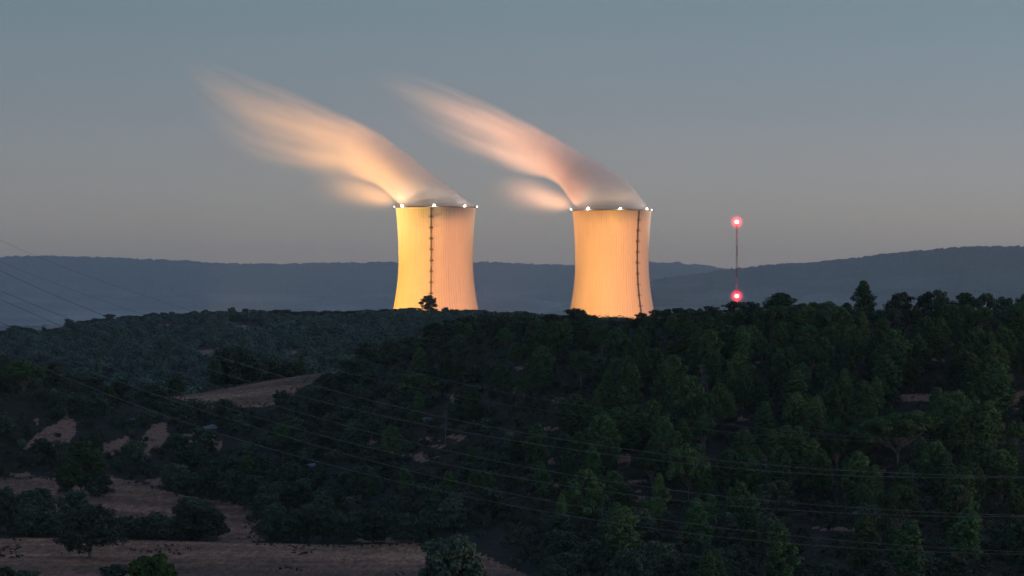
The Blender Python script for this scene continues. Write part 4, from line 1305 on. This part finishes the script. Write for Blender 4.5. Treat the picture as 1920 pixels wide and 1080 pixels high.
# ------------------------------------------------------------------ rocks
M_rock = flat_mat("pale_limestone", (0.25, 0.25, 0.28), 0.95, noise=0.3)
def rock(u, v, w, label, seed):
    r2_ = np.random.RandomState(seed)
    D = find_D(u, v); X = (u - 960) / F * D; Z = float(ground_z(X, D))
    s = w / F * D
    ico = []
    g = Geo()
    prof = [(math.sin(a), -math.cos(a)) for a in np.linspace(0.05, math.pi - 0.05, 8)]
    g.lathe(prof, 11)
    vv = np.concatenate(g.v)
    vv = vv * (1 + 0.5 * (r2_.rand(len(vv), 1) - 0.5) * 2) * np.array([0.5, 0.4, 0.2]) * s
    o = mesh_np("rock", vv, np.concatenate(g.f), M_rock)
    o.location = (X, D, Z + 0.06 * s); o.rotation_euler = (0, 0, r2_.uniform(0, 6))
    tag(o, label, "rock", "pale rocks on the slopes")
for k, (u, v, w, lab) in enumerate([(245, 791, 22, "flat pale limestone rock in the scrub of the left spur"), (686, 812, 12, "small bright white rock in the scrub beneath the power lines"), (588, 875, 20, "grey boulder in the scrub above the lower field"),
                                   (395, 804, 24, "pale rock ledge below the bare top field"), (6, 778, 12, "pale rock near the left edge of the spur"), (345, 825, 12, "small pale rock beside the red earth patch"),
                                   (1044, 750, 12, "small pale rock in the red earth below the farther tower"), (800, 792, 26, "flat pale rock ledge between the power lines")]):
    rock(u, v, w, lab, 300 + k)

# ------------------------------------------------------------------ power lines
M_wire = flat_mat("aluminium_cable", (0.085, 0.115, 0.16), 0.8, 0.0, noise=0.1)
WIRES = {
    "upper wire of the highest cable pair on the power line": (0.019, 0, [(-60, 478), (0, 505), (67, 540), (190, 590), (290, 627), (393, 663), (520, 703), (640, 737), (853, 787), (1033, 820), (1280, 855), (1320, 861), (1517, 878), (1692, 887), (1920, 895), (2000, 897)]),
    "lower wire of the highest cable pair on the power line": (0.019, 6, [(-60, 519), (0, 545), (113, 592), (230, 636), (330, 672), (447, 710), (640, 762), (853, 808), (1067, 840), (1280, 870), (1517, 888), (1692, 894), (1920, 897), (2000, 898)]),
    "upper wire of the middle cable pair on the power line": (0.019, 2, [(-60, 536), (0, 560), (103, 607), (220, 655), (330, 697), (493, 753), (640, 795), (783, 832), (973, 873), (1107, 898), (1299, 922), (1517, 946), (1736, 960), (1920, 966), (2000, 968)]),
    "lower wire of the middle cable pair on the power line": (0.019, 8, [(-60, 578), (0, 604), (103, 648), (230, 698), (407, 758), (520, 794), (640, 827), (807, 863), (973, 897), (1080, 915), (1386, 948), (1561, 962), (1736, 967), (1920, 969), (2000, 970)]),
    "upper wire of the lowest cable pair on the power line": (0.019, 4, [(-60, 602), (0, 628), (103, 672), (210, 712), (310, 745), (433, 787), (540, 821), (640, 848), (754, 878), (906, 915), (1080, 949), (1360, 990), (1517, 1008), (1736, 1025), (1920, 1035), (2000, 1038)]),
    "lower wire of the lowest cable pair on the power line": (0.019, 10, [(-60, 628), (0, 655), (67, 683), (147, 718), (233, 752), (393, 807), (540, 850), (640, 877), (776, 909), (906, 939), (1080, 969), (1342, 1004), (1517, 1023), (1736, 1034), (1920, 1039), (2000, 1040)]),
    "thin earth wire highest above the power line": (0.010, 3, [(-60, 418), (18, 460), (55, 475), (133, 504), (211, 534), (267, 553), (333, 575), (480, 622), (700, 680), (900, 726), (1100, 762), (1300, 789), (1453, 806), (1600, 817), (1760, 825), (1920, 829), (2000, 831)]),
    "thin earth wire second from the top of the power line": (0.010, 9, [(-60, 462), (29, 504), (155, 549), (300, 600), (480, 655), (700, 710), (900, 750), (1100, 781), (1300, 804), (1500, 820), (1700, 829), (1920, 832), (2000, 833)]),
}
for lab, (rad, off, pts_) in WIRES.items():
    us = np.arange(-60, 2001, 20.0)
    c = np.polyfit([p[0] for p in pts_], [p[1] for p in pts_], 7)
    vs = np.polyval(c, us)
    inv = np.interp(us, [-60, 2000], [1 / (385.0 + off), 1 / (465.0 + off)])
    Ds = 1 / inv
    P3 = [tuple(pt(a, b, d)) for a, b, d in zip(us, vs, Ds)]
    g = Geo(); g.tube(P3, rad, 5)
    o = g.build("power_cable", M_wire, smooth=True)
    tag(o, lab, "power cable", "cables of the power line")

# ------------------------------------------------------------------ haze
def haze():
    x0, x1, y0, y1, z0, z1 = -8000, 8000, -40, 34000, -64, 470
    g = Geo(); g.box(((x0 + x1) / 2, (y0 + y1) / 2, (z0 + z1) / 2), (x1 - x0, y1 - y0, z1 - z0))
    m = bpy.data.materials.new("haze_air"); m.use_nodes = True
    t = m.node_tree; t.nodes.clear()
    out = t.nodes.new("ShaderNodeOutputMaterial"); pv = t.nodes.new("ShaderNodeVolumePrincipled")
    pv.inputs["Density"].default_value = HAZE_D
    pv.inputs["Color"].default_value = (0.66, 0.83, 0.98, 1)
    pv.inputs["Anisotropy"].default_value = 0.0
    t.links.new(pv.outputs[0], out.inputs["Volume"])
    o = g.build("haze", m)
    tag(o, kind="stuff")
HAZE_D = 2.8e-5
haze()
